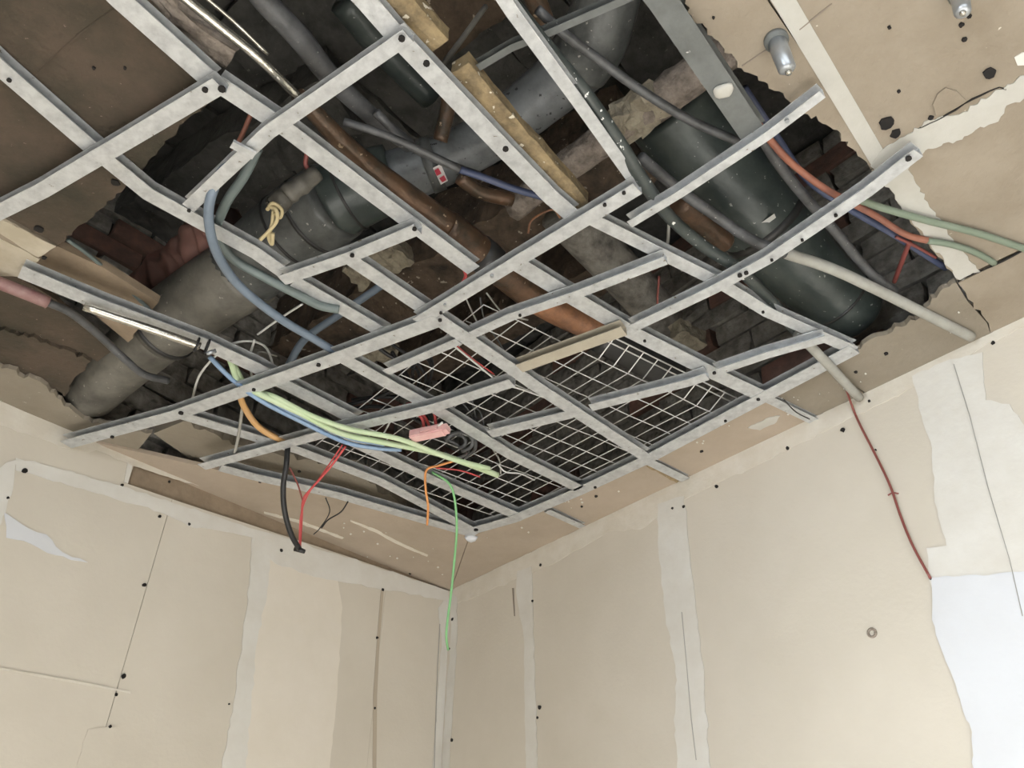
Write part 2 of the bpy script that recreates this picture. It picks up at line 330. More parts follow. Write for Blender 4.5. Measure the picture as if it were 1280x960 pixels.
patch(WR, wr, [(564, 740), (571, 746), (571, 800), (566, 880), (561, 960), (545, 1480), (530, 1480), (552, 965), (557, 880), (563, 800)], 'compound', 0.0022, amp=.8)
patch(WL, wl, [(20, 572), (60, 582), (155, 608), (300, 655), (420, 692), (560, 738), (560, 750), (470, 735), (430, 728), (400, 722), (345, 705), (330, 690), (316, 672), (235, 657), (200, 640), (130, 618), (20, 588)], 'compound', 0.0022)
patch(WL, wl, [(315, 672), (338, 688), (334, 740), (322, 800), (306, 970), (250, 1500), (215, 1500), (276, 970), (292, 880), (303, 800), (312, 730)], 'compound', 0.0028)
patch(WL, wl, [(8, 578), (22, 574), (14, 620), (-10, 680), (-12, 600)], 'compound', 0.0022)
patch(WL, wl, [(336, 690), (420, 716), (428, 760), (422, 860), (412, 965), (370, 1480), (252, 1480), (300, 965), (312, 860), (322, 780)], 'pale_patch', 0.0018, amp=.8)  # slightly paler area of the left wall, smooth edged
patch(WL, wl, [(5, 640), (20, 650), (35, 660), (58, 668), (78, 690), (110, 703), (70, 694), (30, 676), (8, 672)], 'compound_white', 0.0022)
patch(WL, wl, [(-20, 492), (40, 515), (80, 530), (118, 548), (130, 560), (110, 566), (82, 560), (40, 545), (-20, 524)], 'tape', 0.0022)
patch(WL, wl, [(118, 553), (200, 578), (270, 606), (340, 632), (330, 633), (260, 611), (165, 582), (120, 562)], 'tape', 0.003, amp=1)
def seam(W, par, pts, wpx, m='seam', off=0.0022, name='seam'):
    L, Rr = [], []
    for i, (x, y) in enumerate(pts):
        a = pts[max(i-1, 0)]; b = pts[min(i+1, len(pts)-1)]; d = math.hypot(b[0]-a[0], b[1]-a[1])
        nx, ny = -(b[1]-a[1])/d, (b[0]-a[0])/d; j = random.uniform(.6, 1.3)
        L.append((x+nx*wpx/2*j, y+ny*wpx/2*j)); Rr.append((x-nx*wpx/2*j, y-ny*wpx/2*j))
    bm = bmesh.new(); slab_poly(bm, [onwall(W, x, y, off) for x, y in L+Rr[::-1]], W[2], 0.001)
    return link(name, bm, M[m], par)
patch(WL, wl, [(-10, 833), (40, 841), (100, 852), (163, 864), (163, 867), (100, 855), (40, 844), (-10, 836)], 'tape', .003, amp=.4)
patch(WL, wl, [(110, 912), (150, 908), (40, 1480), (-60, 1480)], 'drywall', .002)
seam(WL, wl, [(478, 738), (473, 800), (469, 870), (464, 1480)], 4, 'seam_soft')
seam(WL, wl, [(550, 780), (546, 860), (543, 960)], .8, 'seam_grey', off=.004)
seam(WR, wr, [(1192, 455), (1212, 520), (1235, 610), (1262, 700), (1278, 770)], 1.1, 'seam_grey', off=.0055)
seam(WR, wr, [(852, 765), (858, 830), (864, 900), (870, 950)], .8, 'seam_grey', off=.0035)
seam(WR, wr, [(641, 735), (643, 770)], 1.6)
def dot(W, par, px, py, r, m='dark', name='screw_hole', off=0.0045):
    c = onwall(W, px, py, off); rr = r*depth(c)/F; bm = bmesh.new()
    u = W[1]; v = Vector((0, 0, 1)); pts = [c+(u*math.cos(k*math.pi/4)+v*math.sin(k*math.pi/4))*rr*random.uniform(.75, 1.2) for k in range(8)]
    slab_poly(bm, pts, W[2], 0.0035); return link(name, bm, M[m], par)
for x, y, r in ((31, 588, 3.4), (10, 622, 1.8), (200, 645, 2.2), (237, 655, 1.8), (181, 731, 2.6), (155, 845, 3.2), (146, 868, 2.0), (138, 908, 2), (352, 688, 2.2), (479, 737, 2), (472, 797, 1.8), (469, 885, 1.4), (153, 606, 1.8), (212, 602, 1.5), (183, 566, 1.7), (287, 880, 1.2), (513, 716, 1.8)): dot(WL, wl, x, y, r)
for x, y, r in ((565, 774, 2), (564, 925, 2), (565, 725, 1), (674, 884, 2.8), (671, 897, 1.5), (665, 751, 1.6), (675, 706, 1.8), (840, 635, 1.8), (854, 633, 2.0), (895, 608, 2.4), (984, 560, 2.6), (1053, 537, 3), (1086, 501, 1.7), (1094, 562, 1.2), (1241, 428, 2.5), (1163, 723, 2), (561, 811, 1.6), (550, 893, 1.2)): dot(WR, wr, x, y, r)
c = onwall(WR, 1090, 791, 0.002); bm = bmesh.new()
tor = [c+(WR[1]*math.cos(a*math.pi/6)+Vector((0, 0, 1))*math.sin(a*math.pi/6))*5*depth(c)/F for a in range(13)]
tube_bm(bm, tor, [0.0030]*13, 6, 1); link('anchor_ring', bm, M['seam'], wr, True)
# wooden board ends in the slot
patch(WL, wl, [(160, 577), (166, 579), (160, 604), (155, 603)], 'compound', 0.003, name='board_edge', amp=.5)
# --- ceiling: slab, planks, boards
bm = bmesh.new(); box_bm(bm, Vector((0, 0.8, TOP+0.09)), Vector((4.2, 0, 0)), Vector((0, 4.2, 0)), Vector((0, 0, .06)))
ceil = link('ceiling', bm, M['slab']); ceil['kind'] = 'structure'
# planks of the slab run with the left wall
dY = WL[1]; dX = WR[1]
PL = []
for i in range(4):
    bm = bmesh.new(); bmesh.ops.create_grid(bm, x_segments=26, y_segments=3, size=0.5)
    for v in bm.verts:
        e = abs(v.co.y) > .45
        v.co = Vector((v.co.x*1.32+random.uniform(-.004, .004), v.co.y*0.205+(random.uniform(-.006, .006) if e else 0), (0.012 if e else 0)+random.uniform(-.004, .004)))
    r = bmesh.ops.extrude_face_region(bm, geom=bm.faces[:]); bmesh.ops.translate(bm, vec=(0, 0, .03), verts=[g for g in r['geom'] if isinstance(g, bmesh.types.BMVert)])
    me = bpy.data.meshes.new('plank'); bmesh.ops.recalc_face_normals(bm, faces=bm.faces); bm.to_mesh(me); bm.free(); me.materials.append(M['slab']); PL.append(me)
for i in range(15):
    for j in range(3):
        p = CORN + dX*(0.12+i*0.212) + dY*(0.55+j*1.335+(0.4 if i % 2 else 0)); p.z = TOP-0.02+random.uniform(-.02, .01)
        o = bpy.data.objects.new('plank', random.choice(PL)); COL.objects.link(o); o.location = p; o.rotation_euler = (0, 0, math.atan2(dY.y, dY.x)); o.parent = ceil
def cboard(pts, m, flags=(), z=H, amp=2.5, step=6, name='ceiling_board', th=0.0125): return ceil_poly(name, pts, M[m], z, th, ceil, flags, amp, step)
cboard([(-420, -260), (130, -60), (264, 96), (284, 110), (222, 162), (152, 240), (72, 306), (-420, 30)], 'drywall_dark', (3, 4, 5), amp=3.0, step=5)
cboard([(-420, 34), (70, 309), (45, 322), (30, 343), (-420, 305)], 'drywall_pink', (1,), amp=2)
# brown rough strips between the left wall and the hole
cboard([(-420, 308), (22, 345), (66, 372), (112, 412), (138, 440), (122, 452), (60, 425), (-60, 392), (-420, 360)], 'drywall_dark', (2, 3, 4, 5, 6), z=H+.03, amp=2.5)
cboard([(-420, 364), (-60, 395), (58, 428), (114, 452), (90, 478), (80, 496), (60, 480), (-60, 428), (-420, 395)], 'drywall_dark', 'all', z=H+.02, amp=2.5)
cboard([(-420, 398), (-60, 431), (58, 483), (80, 508), (104, 524), (150, 534), (190, 541), (170, 565), (100, 545), (-20, 492), (-420, 420)], 'board_grey', (0, 1, 2, 3, 4, 5), z=H+.006, amp=3)
cboard([(192, 542), (228, 527), (262, 540), (290, 556), (335, 566), (380, 574), (425, 588), (462, 604), (490, 622), (516, 643), (516, 649), (420, 620), (320, 599), (252, 584)], 'board_grey', (1, 2, 3, 4, 5, 6, 7, 8), z=H+.035, amp=3.5, name='concrete_ledge', th=.05)
# timber plank at the left
cboard([(40, 326), (72, 308), (130, 335), (198, 378), (182, 402), (160, 428), (100, 378), (30, 344)], 'wood', (3, 4), z=H+.05, amp=2, name='timber_board', th=.02)
# right top
cboard([(860, -160), (857, 0), (865, 20), (890, 45), (927, 85), (960, 105), (990, 130), (1010, 143), (1042, 162), (1072, 195), (1088, 212), (1100, 205), (960, 2), (905, -160)], 'drywall_pink', (1, 2, 3, 4, 5, 6, 7, 8, 9), amp=4, step=5)
cboard([(908, -160), (963, 2), (1103, 204), (1290, 112), (1700, -80), (1500, -260)], 'drywall_pink')
cboard([(1089, 213), (1104, 206), (1290, 115), (1700, -76), (1760, 110), (1290, 305), (1196, 350), (1145, 285), (1115, 240)], 'drywall_pink', (6, 7, 8), amp=2.5)
cboard([(1198, 354), (1290, 309), (1760, 115), (1800, 150), (1290, 392), (1238, 416), (1236, 404), (1210, 374)], 'drywall_pink', (6, 7), amp=3)
# strips along the walls
cboard([(1068, 438), (1085, 426), (1150, 397), (1165, 373), (1195, 353), (1209, 376), (1234, 404), (1238, 417), (1082, 491), (1062, 478), (1040, 452)], 'board_grey', (0, 1, 2, 3), amp=3)
cboard([(953, 499), (1040, 452), (1062, 479), (1080, 492), (1020, 520)], 'board_grey', (0,), amp=1.5)
cboard([(811, 575), (952, 499), (1019, 521), (862, 597)], 'strip')
cboard([(684, 636), (810, 575), (861, 598), (730, 659)], 'strip')
cboard([(588, 668), (683, 636), (729, 660), (564, 738)], 'strip')
cboard([(252, 583), (320, 598), (420, 619), (520, 648), (587, 669), (562, 741), (300, 636), (160, 579), (120, 553)], 'strip', (7,), amp=1)
# tape on the ceiling
RS = random.Random(11)
def ctape(pts, m='tape_grey', flags='all', amp=1.6, step=8, name='joint_tape', z=H-.0015): return ceil_poly(name, pts, M[m], z, 0.0015, ceil, flags, amp, step)
ctape([(945, -30), (978, -30), (1104, 187), (1090, 208)], 'tape_grey', (), name='joint_tape')
ctape([(1088, 208), (1104, 187), (1135, 168), (1162, 150), (1200, 143), (1240, 118), (1290, 88), (1290, 120), (1258, 132), (1248, 152), (1220, 162), (1196, 176), (1160, 186), (1135, 212), (1165, 262), (1192, 300), (1226, 340), (1199, 350), (1148, 285)], 'tape_grey', z=H-.002, amp=2.4, step=5)
ctape([(-20, 268), (5, 276), (70, 308), (48, 322), (0, 292), (-20, 286)], 'tape_old', amp=.8)
ctape([(-20, 288), (50, 324), (28, 345), (-20, 345)], 'tape_old', amp=1, z=H-.0012)
ctape([(-30, 344), (28, 346), (30, 344), (-30, 330)], 'tape_old', amp=.5)
ctape([(1166, 131), (1172, 118), (1182, 110), (1196, 114), (1208, 126), (1190, 138), (1170, 145)], 'drywall_pink', amp=.8, z=H-.003)
ctape([(1268, 72), (1278, 66), (1290, 66), (1290, 82), (1272, 82)], 'compound', amp=.8)
def cdot(px, py, r, m='dark', name='screw_hole', z=H-.0042):
    c = at(px, py, z); rr = r*depth(c)/F; bm = bmesh.new()
    pts = [c+Vector((math.cos(k*math.pi/5), math.sin(k*math.pi/5), 0))*rr*random.uniform(.8, 1.25) for k in range(10)]
    slab_poly(bm, pts, DOWN, 0.0035); return link(name, bm, M[m], ceil)
for x, y, r in ((1108, 155, 8), (1120, 168, 6), (1238, 92, 7.5), (1202, 32, 3), (1206, 50, 2.8), (1112, 35, 2.2), (1124, 115, 2), (1212, 21, 2.5), (892, 23, 1.6), (117, 86, 2), (156, 86, 2), (1164, 148, 3), (48, 287, 5.5), (55, 323, 2.8), (1108, 443, 2.5), (1070, 466, 2), (745, 621, 2), (727, 634, 1.5), (877, 565, 2), (872, 532, 2), (945, 503, 2), (1042, 585, .1), (374, 590, 2), (325, 603, 1.8)): cdot(x, y, r)
for x, y in ((144, 229),): cdot(x, y, 5)
ctape([(438, 650), (470, 662), (500, 678), (535, 694), (534, 696), (498, 681), (468, 665), (438, 652)], 'tape', amp=.5, step=5, name='scrape_mark')
ctape([(330, 640), (372, 650), (430, 672), (428, 674), (370, 653), (330, 642)], 'tape', amp=.5, step=5, name='scrape_mark')
for k in range(46):   # plaster crumbs stuck to the border boards
    t = RS.random(); x = 600+600*t; y = 700-270*t-RS.uniform(5, 40)
    if k > 30: x = RS.uniform(420, 560); y = 640+(x-420)*.25+RS.uniform(8, 50)
    rr = RS.uniform(.5, 1.6)
    ctape([(x-rr, y), (x, y-rr*.8), (x+rr, y), (x, y+rr*.8)], 'compound', amp=.2, step=50, name='plaster_crumb')
ctape([(935, 535), (958, 523), (975, 520), (968, 530), (950, 538)], 'tape_grey', amp=1, step=4, name='plaster_crumb')
ctape([(808, 583), (815, 580), (850, 600), (846, 604)], 'batten', amp=1, step=4, name='plaster_crumb')
# cracks in the ceiling boards (grooves showing dark)
def crack(pts, wpx, z=H-.002, m='dark', name='crack'):
    L, Rr = [], []
    pp = []
    for i in range(len(pts)-1):
        for t in (0, .33, .66): pp.append((pts[i][0]+(pts[i+1][0]-pts[i][0])*t+random.uniform(-1, 1), pts[i][1]+(pts[i+1][1]-pts[i][1])*t+random.uniform(-1, 1)))
    pp.append(pts[-1])
    for i, (x, y) in enumerate(pp):
        a = pp[max(i-1, 0)]; b = pp[min(i+1, len(pp)-1)]; d = math.hypot(b[0]-a[0], b[1]-a[1])+1e-6
        nx, ny = -(b[1]-a[1])/d, (b[0]-a[0])/d; j = random.uniform(.3, 1.4)
        L.append((x+nx*wpx/2*j, y+ny*wpx/2*j)); Rr.append((x-nx*wpx/2*j, y-ny*wpx/2*j))
    bm = bmesh.new(); slab_poly(bm, [at(x, y, z) for x, y in L+Rr[::-1]], DOWN, 0.0015); return link(name, bm, M[m], ceil)
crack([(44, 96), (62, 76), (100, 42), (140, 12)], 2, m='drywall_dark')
crack([(1150, 160), (1185, 143), (1215, 125), (1250, 110), (1258, 112)], 2)
crack([(1198, 352), (1240, 333), (1282, 312)], 2)
crack([(1000, 100-62), (1040, 5)], 1.2, m='seam')
for p in ([(928, 82), (960, 62)],): crack(p, 1.2, m='seam')
# ceiling beyond the frame, overhead and behind
bm = bmesh.new()
slab_poly(bm, [Vector((-4.5, -2.2, H)), Vector((4.5, -2.2, H)), Vector((4.5, 0.1, H)), Vector((-4.5, 0.1, H))], DOWN, 0.0125); link('ceiling_board', bm, M['drywall_pink'], ceil)
# ------------------------------------------------------------------ the steel ceiling grid
def chan_bm(pts, wpx, z, hgt=0.022, solid=False):
    ww = []
    for i in range(len(pts)-1):
        (x0, y0), (x1, y1) = pts[i][:2], pts[i+1][:2]; d = math.hypot(x1-x0, y1-y0); mx, my = (x0+x1)/2, (y0+y1)/2
        nx, ny = -(y1-y0)/d*wpx/2, (x1-x0)/d*wpx/2
        a = at(x0, y0, z); b = at(x1, y1, z); t = (b-a).normalized(); e = at(mx+nx, my+ny, z)-at(mx-nx, my-ny, z)
        ww.append((e-t*e.dot(t)).length)
    wd = sum(ww)/len(ww); P = [at(p[0], p[1], z) for p in pts]
    h2 = wd/2; th = 0.0016
    prof = [(-h2, 0), (h2, 0), (h2, hgt), (h2-th*3, hgt), (h2-th*3, hgt-th), (h2-th, hgt-th), (h2-th, th), (-h2+th, th), (-h2+th, hgt-th), (-h2+th*3, hgt-th), (-h2+th*3, hgt), (-h2, hgt)]
    T = P[-1]-P[0]; side = 1 if Vector((T.y, -T.x, 0)).dot(CAM-P[len(P)//2]) > 0 else -1   # the open side of the C profile
    prof = [(h2*side, 0), (h2*side, th), (-h2*side+th*side, th), (-h2*side+th*side, hgt-th), (h2*side*.98, hgt-th), (h2*side*.98, hgt), (-h2*side, hgt), (-h2*side, 0)]
    if solid: prof = [(-h2, 0), (h2, 0), (h2, hgt), (-h2, hgt)]
    bm = bmesh.new(); rings = []
    for i, p in enumerate(P):
        T = P[min(i+1, len(P)-1)]-P[max(i-1, 0)]; T.z = 0; T.normalize(); n = Vector((T.y, -T.x, 0))
        rings.append([bm.verts.new(p+n*a+Vector((0, 0, b))) for a, b in prof])
    k = len(prof)
    for i in range(len(rings)-1):
        for j in range(k): bm.faces.new((rings[i][j], rings[i][(j+1) % k], rings[i+1][(j+1) % k], rings[i+1][j]))
    bm.faces.new(rings[0][::-1]); bm.faces.new(rings[-1]); return bm
grid = empty('ceiling_grid', at(640, 400, H-.03), 'galvanised steel ceiling grid of crossing furring channels under the open ceiling void', 'ceiling grid')
UZ = H-.026; LZ = H-.050
CH = [
 ([(-300, 420), (-70, 300), (52, 239), (160, 175), (274, 107)], 21, LZ), ([(-180, -90), (-60, 30), (0, 86), (113, 184), (185, 243), (320, 317), (354, 341)], 18, UZ),
 ([(20, -130), (150, 0), (264, 102)], 25, UZ), ([(272, 105), (358, 162), (462, 241), (592, 338)], 19, UZ),
 ([(648, 331), (703, 365), (790, 416), (892, 467), (958, 498)], 17, UZ), ([(510, 45), (335, 166), (235, 260)], 19, LZ),
 ([(350, -110), (456, 0), (495, 45), (630, 187), (690, 248), (716, 270)], 23, UZ), ([(545, -130), (640, 15), (720, 124), (800, 237)], 17, UZ),
 ([(522, 403), (640, 331), (797, 236)], 15, LZ), ([(787, 281), (850, 243), (960, 170), (1028, 118)], 10, LZ),
 ([(790, 411), (893, 362), (960, 325), (1085, 240), (1148, 191)], 12, LZ), ([(735, 272), (900, 354), (960, 391), (1067, 438)], 14, UZ),
 ([(482, 466), (573, 427)], 9, LZ), ([(590, 419), (640, 396), (715, 371), (832, 326)], 10, LZ),
 ([(545, 398), (640, 462), (668, 482), (807, 572)], 14, LZ), ([(82, 556), (220, 519), (320, 484), (440, 441), (548, 401)], 14, LZ-.002),
 ([(252, 584), (405, 543), (540, 511), (640, 479)], 10, LZ), ([(612, 543), (640, 536), (714, 518)], 10, LZ), ([(738, 510), (860, 479), (884, 471)], 9, LZ),
 ([(895, 466), (960, 444), (1032, 424)], 8, LZ), ([(432, 450), (485, 480), (545, 512), (640, 570), (724, 611)], 12, UZ), ([(368, 352), (482, 418)], 14, UZ),
 ([(25, 340), (125, 381), (255, 430), (320, 460), (350, 478), (447, 527)], 14, UZ), ([(430, 548), (540, 600), (655, 649)], 10, UZ),
 ([(228, 520), (320, 548), (372, 563), (475, 602), (592, 664)], 9, UZ), ([(275, 585), (320, 597), (420, 619), (520, 648), (594, 669)], 8, UZ),
 ([(590, 664), (640, 650), (725, 614), (810, 574), (947, 501), (1068, 437)], 11, UZ),
 ([(352, 351), (437, 322), (522, 287)], 14, LZ), ([(958, 498), (1018, 527)], 10, H-.014), ([(810, 577), (857, 600)], 9, H-.014), ([(684, 639), (728, 659)], 6, H-.014),
]
for i, (pts, wpx, z) in enumerate(CH):
    hg = 0.022 if z < H-.02 else 0.012
    c = link('furring_channel', chan_bm(pts, wpx, z+(i % 6)*.0007, hg), M['galv']); adopt(c, grid)
c = link('furring_channel', chan_bm([(649, 461), (780, 414)], 12, LZ), M['galv_beige']); adopt(c, grid); c['label'] = 'cream paint-stained channel length'
c = link('furring_channel', chan_bm([(440, 326), (533, 389)], 15, UZ+.002), M['galv']); adopt(c, grid); c['label'] = 'shiny ribbed channel length'
CE = {}
for ch in grid.children:
    vs = ch.data.vertices; n = 8; k = len(vs)//n
    CE[ch.name] = [(vs[a*n], vs[(a+1)*n]) for a in range(k-1)]
def _gap(pr, c):
    a, b = pr[0].co, pr[1].co; t = max(0, min(1, (c-a).dot(b-a)/(b-a).length_squared)); return (a+(b-a)*t-c).length
def screw(px, py, r=3.2, z=LZ, m='dark'):
    c = at(px, py, z-.001); rr = r*depth(c)/F; bm = bmesh.new()
    tube_bm(bm, [c, c+Vector((0, 0, .004))], [rr, rr*.9], 8, 1); o = link('screw', bm, M[m])
    best = min((ch for ch in grid.children if ch.name.startswith('furring')), key=lambda ch: min(_gap(pr, c) for pr in CE[ch.name]))
    o.parent = best
for x, y, r in ((277, 112, 5), (256, 113, 4), (502, 49, 4.5), (533, 80, 4.5), (632, 187, 4), (440, 320, 3), (518, 287, 3), (550, 401, 2.5), (398, 457, 3), (226, 517, 3.4), (140, 547, 2.5), (317, 488, 2.5), (756, 257, 2.5), (780, 242, 2.5), (925, 345, 3.2), (933, 342, 3), (1003, 301, 2), (965, 326, 2), (1136, 199, 4), (1045, 270, 2.5), (650, 395, 2), (551, 392, 2), (893, 467, 2.5), (948, 500, 2.5), (907, 527, 2), (744, 610, 2), (11, 101, 3), (236, 264, 2.5), (806, 427, 2), (954, 391, 2), (595, 663, 3), (470, 600, .1)): screw(x, y, r, LZ-.003 if x != 11 else UZ-.002)
for x, y, r in ((615, 346, 2.5), (556, 382, 2), (984, 152, 3)): screw(x, y, r, LZ-.003, 'zinc')
# ------------------------------------------------------------------ separate profiles, battens
def bar(name, pts, wpx, z, m, label, cat, hgt=.022, solid=False, group=None):
    o = link(name, chan_bm(pts, wpx, z, hgt, solid), m); recenter(o); return tag(o, label, cat, group)
bar('steel_stud', [(800, -35), (827, 0), (880, 78), (948, 178)], 36, H-.026, M['galv_dark'], 'wide dark dusty steel stud with pale specks crossing the upper right opening', 'stud', .045)
bar('steel_strap', [(572, 100), (640, 60), (685, 42), (800, -8)], 9, H+.02, M['galv_dark'], 'narrow dark grey strap across the top between two long channels', 'strap', .02)
def rough_bar(name, pts, wpx, z, hgt, m, amp, parent=None, sc=25, seg=0.02):
    P = [at(p[0], p[1], z) for p in pts]; mid = len(pts)//2
    wd = wpx*depth(P[mid])/F*1.25; Q = []
    for i in range(len(P)-1):
        n = max(2, int((P[i+1]-P[i]).length/seg))
        for j in range(n): Q.append(P[i].lerp(P[i+1], j/n))
    Q.append(P[-1]); prof = []
    k = 5
    for j in range(k): prof.append((-wd/2+wd*j/k, 0))
    for j in range(3): prof.append((wd/2, hgt*j/3))
    for j in range(k): prof.append((wd/2-wd*j/k, hgt))
    for j in range(3): prof.append((-wd/2, hgt-hgt*j/3))
    bm = bmesh.new(); rings = []
    for i, p in enumerate(Q):
        T = Q[min(i+1, len(Q)-1)]-Q[max(i-1, 0)]; T.z = 0; T.normalize(); n = Vector((T.y, -T.x, 0)); rg = []
        for a, b in prof:
            q = p+n*a+Vector((0, 0, b)); q = q+(noise.noise_vector(q*sc)+noise.noise_vector(q*sc*3)*.5)*amp; rg.append(bm.verts.new(q))
        rings.append(rg)
    L = len(prof)
    for i in range(len(rings)-1):
        for j in range(L): bm.faces.new((rings[i][j], rings[i][(j+1) % L], rings[i+1][(j+1) % L], rings[i+1][j]))
    bm.faces.new(rings[0][::-1]); bm.faces.new(rings[-1])
    return link(name, bm, m, parent)
o = rough_bar('timber_batten', [(470, -30), (502, 5), (548, 58)], 26, H+.005, .03, M['batten'], .004); recenter(o); tag(o, 'yellowed splintered pine batten beside the top centre channel, upper length', 'batten')
o = rough_bar('timber_batten', [(575, 85), (625, 145), (668, 193), (726, 258)], 20, H+.005, .03, M['batten'], .003); recenter(o); tag(o, 'thin yellowed pine batten ending at a channel crossing in the centre', 'batten')
o = rough_bar('lagging_strip', [(180, -25), (215, 18), (250, 50), (288, 76)], 24, H+.03, .04, M['insul'], .006, sc=50); recenter(o); tag(o, 'gritty grey brown lagging strip beside the wide upper left channel', 'lagging')
# masonry beams in the void
rough_bar('masonry_beam', [(330, 470), (480, 385), (600, 318), (700, 262), (800, 200)], 62, H+.62, .25, M['rubble'], .02, ceil, 9)
rough_bar('masonry_beam', [(380, 540), (500, 478), (600, 425), (760, 345)], 40, H+.75, .2, M['rubble'], .02, ceil, 9)
rough_bar('masonry_beam', [(430, 130), (330, 190), (200, 270), (120, 320)], 60, H+.8, .16, M['slab'], .02, ceil, 9)
rough_bar('masonry_beam', [(480, 60), (600, -30)], 100, H+.72, .2, M['rubble'], .02, ceil, 9)
rough_bar('masonry_beam', [(560, 520), (700, 470), (860, 400), (1000, 330)], 26, H+.8, .2, M['slab'], .02, ceil, 9)
for pts, wpx, z, am in (([(765, 172), (800, 150), (822, 128)], 36, H+.24, .016), ([(440, 350), (480, 330), (505, 318)], 30, H+.45, .014), ([(452, 448), (475, 440), (488, 452)], 18, H+.25, .012), ([(845, 420), (862, 428), (875, 437)], 18, H+.3, .008)):
    rough_bar('mortar_lump', pts, wpx, z, .05, M['rubble_pale'], am, ceil, 40, .01)
# ------------------------------------------------------------------ big pipes
P1 = [(112, 492, H+.09, 66), (150, 455, H+.11, 74), (205, 410, H+.14, 80)]
g1 = empty('drain_pipe', at(205, 410, H+.14), 'thick grey drainage pipe running from the left wall up to the top centre', 'pipe')
tube('pipe_socket', list(reversed(P1)), None, M['duct_taupe'], parent=g1, n=28, round_end=True)
P2 = [(200, 412, H+.14, 88), (262, 368, H+.17, 92), (312, 336, H+.19, 96)]
tube('pipe_section', P2, None, M['duct_taupe'], parent=g1, n=28)
P3 = [(300, 342, H+.19, 94), (345, 305, H+.20, 100), (385, 275, H+.22, 104), (420, 250, H+.23, 102)]
tube('pipe_section', P3, None, M['duct'], parent=g1, n=28)
P4 = [(415, 254, H+.23, 96), (450, 236, H+.25, 92), (492, 222, H+.27, 84)]
tube('pipe_section', P4, None, M['duct_green'], parent=g1, n=28)
P5 = [(485, 226, H+.27, 70), (560, 198, H+.31, 62), (620, 165, H+.33, 64), (690, 110, H+.36, 72), (735, 72, H+.37, 76)]
tube('pipe_section', P5, None, M['duct_light'], parent=g1, n=28)
P6 = [(722, 80, H+.37, 84), (742, 50, H+.37, 86), (756, 8, H+.38, 84), (765, -40, H+.4, 84)]
tube('pipe_socket', P6, None, M['duct'], parent=g1, n=28)
for pts, i, t, wpx, ln, mm in ((P3, 2, .2, 107, .008, 'black'), (P3, 1, .5, 106, .006, 'black'), (P4, 0, .6, 97, .006, 'black'), (P2, 0, .1, 93, .01, 'black'), (P5, 0, .72, 70, .03, 'duct')): ringat('joint_band', pts, i, t, wpx, ln, M[mm], g1)
# red and white sticker on the sleeve
def sticker(quad, z, m, parent, name='label', th=.002):
    bm = bmesh.new(); slab_poly(bm, [at(x, y, z) for x, y in quad], (CAM-at(*quad[0], z)).normalized(), th); o = link(name, bm, m); recenter(o); return adopt(o, parent)
sticker([(541, 210), (551, 205), (560, 226), (551, 231)], H+.235, M['label_white'], g1)
sticker([(543, 213), (548, 210), (552, 217), (546, 220)], H+.232, M['label_red'], g1, 'label_print')
sticker([(549, 223), (555, 219), (558, 225), (553, 228)], H+.232, M['label_red'], g1, 'label_print')
g2 = empty('exhaust_duct', at(920, 235, H+.24), 'wide dark green cylindrical duct ending near the right wall strip', 'duct')
Q = [(838, 135, H+.42, 116), (870, 178, H+.38, 118), (930, 250, H+.30, 116), (1000, 330, H+.22, 98), (1066, 392, H+.15, 82)]
tube('duct_body', Q, None, M['duct_green'], parent=g2, n=32, round_end=True)
ringat('joint_band', Q, 2, .35, 112, .02, M['black'], g2); ringat('joint_band', Q, 3, .7, 90, .006, M['black'], g2)
sticker([(938, 288), (968, 267), (970, 272), (942, 293)], H+.19, M['wire_white'], g2, 'strap_buckle', .003)
# lagged pipe behind the top centre
tube('lagged_pipe', [(640, 262, H+.28, 30), (700, 215, H+.28, 36), (790, 150, H+.28, 44), (870, 92, H+.28, 50), (960, 20, H+.28, 54)], None, M['insul'], 'dim brown lagged pipe with mortar lumps under the dark conduit, top centre right', 'pipe', n=20, lump=.008, lsc=40)
g3 = empty('copper_pipe', at(560, 290, H+.08), 'long tarnished copper pipe running diagonally through the middle of the void', 'pipe')
tube('pipe_section', [(372, 118, H+.05, 20), (440, 190, H+.06, 27), (505, 245, H+.07, 36), (560, 285, H+.075, 40)], None, M['copper'], parent=g3, n=20)
tube('pipe_section', [(556, 282, H+.075, 43), (600, 316, H+.08, 42), (650, 358, H+.09, 38), (672, 375, H+.095, 37)], None, M['copper'], parent=g3, n=20)
ringat('joint_band', [(600, 316, H+.08), (650, 358, H+.09)], 0, .12, 45, .05, M['black'], g3)
tube('pipe_section', [(670, 374, H+.095, 36), (705, 393, H+.10, 36), (746, 411, H+.105, 34)], None, M['copper_bright'], parent=g3, n=20, round_end=True)
o = tube('black_pipe', [(748, 420, H+.13, 40), (800, 448, H+.13, 42), (842, 470, H+.13, 40)], None, M['black'], 'short thick black pipe past the bright copper end, over the wire mesh', 'pipe', n=20, round_end=True)
tube('grey_pipe', [(300, -40, H+.06, 30), (330, 0, H+.06, 30), (375, 48, H+.07, 30), (415, 98, H+.1, 27), (470, 150, H+.14, 22), (512, 182, H+.16, 18)], None, M['cable_grey'], 'smooth dark grey pipe entering at the top left beside the shiny conduits', 'pipe', n=16)
tube('rusty_pipe', [(561, 112, H+.30), (559, 140, H+.27), (550, 176, H+.23)], 19, M['copper'], 'short upright rust brown pipe behind the top centre channel', 'pipe', n=14)
tube('rusty_pipe', [(575, 222, H+.21), (600, 240, H+.21), (640, 250, H+.22)], 18, M['copper'], 'short rust brown elbow below the grey pipe sleeve with the sticker', 'pipe', n=14)
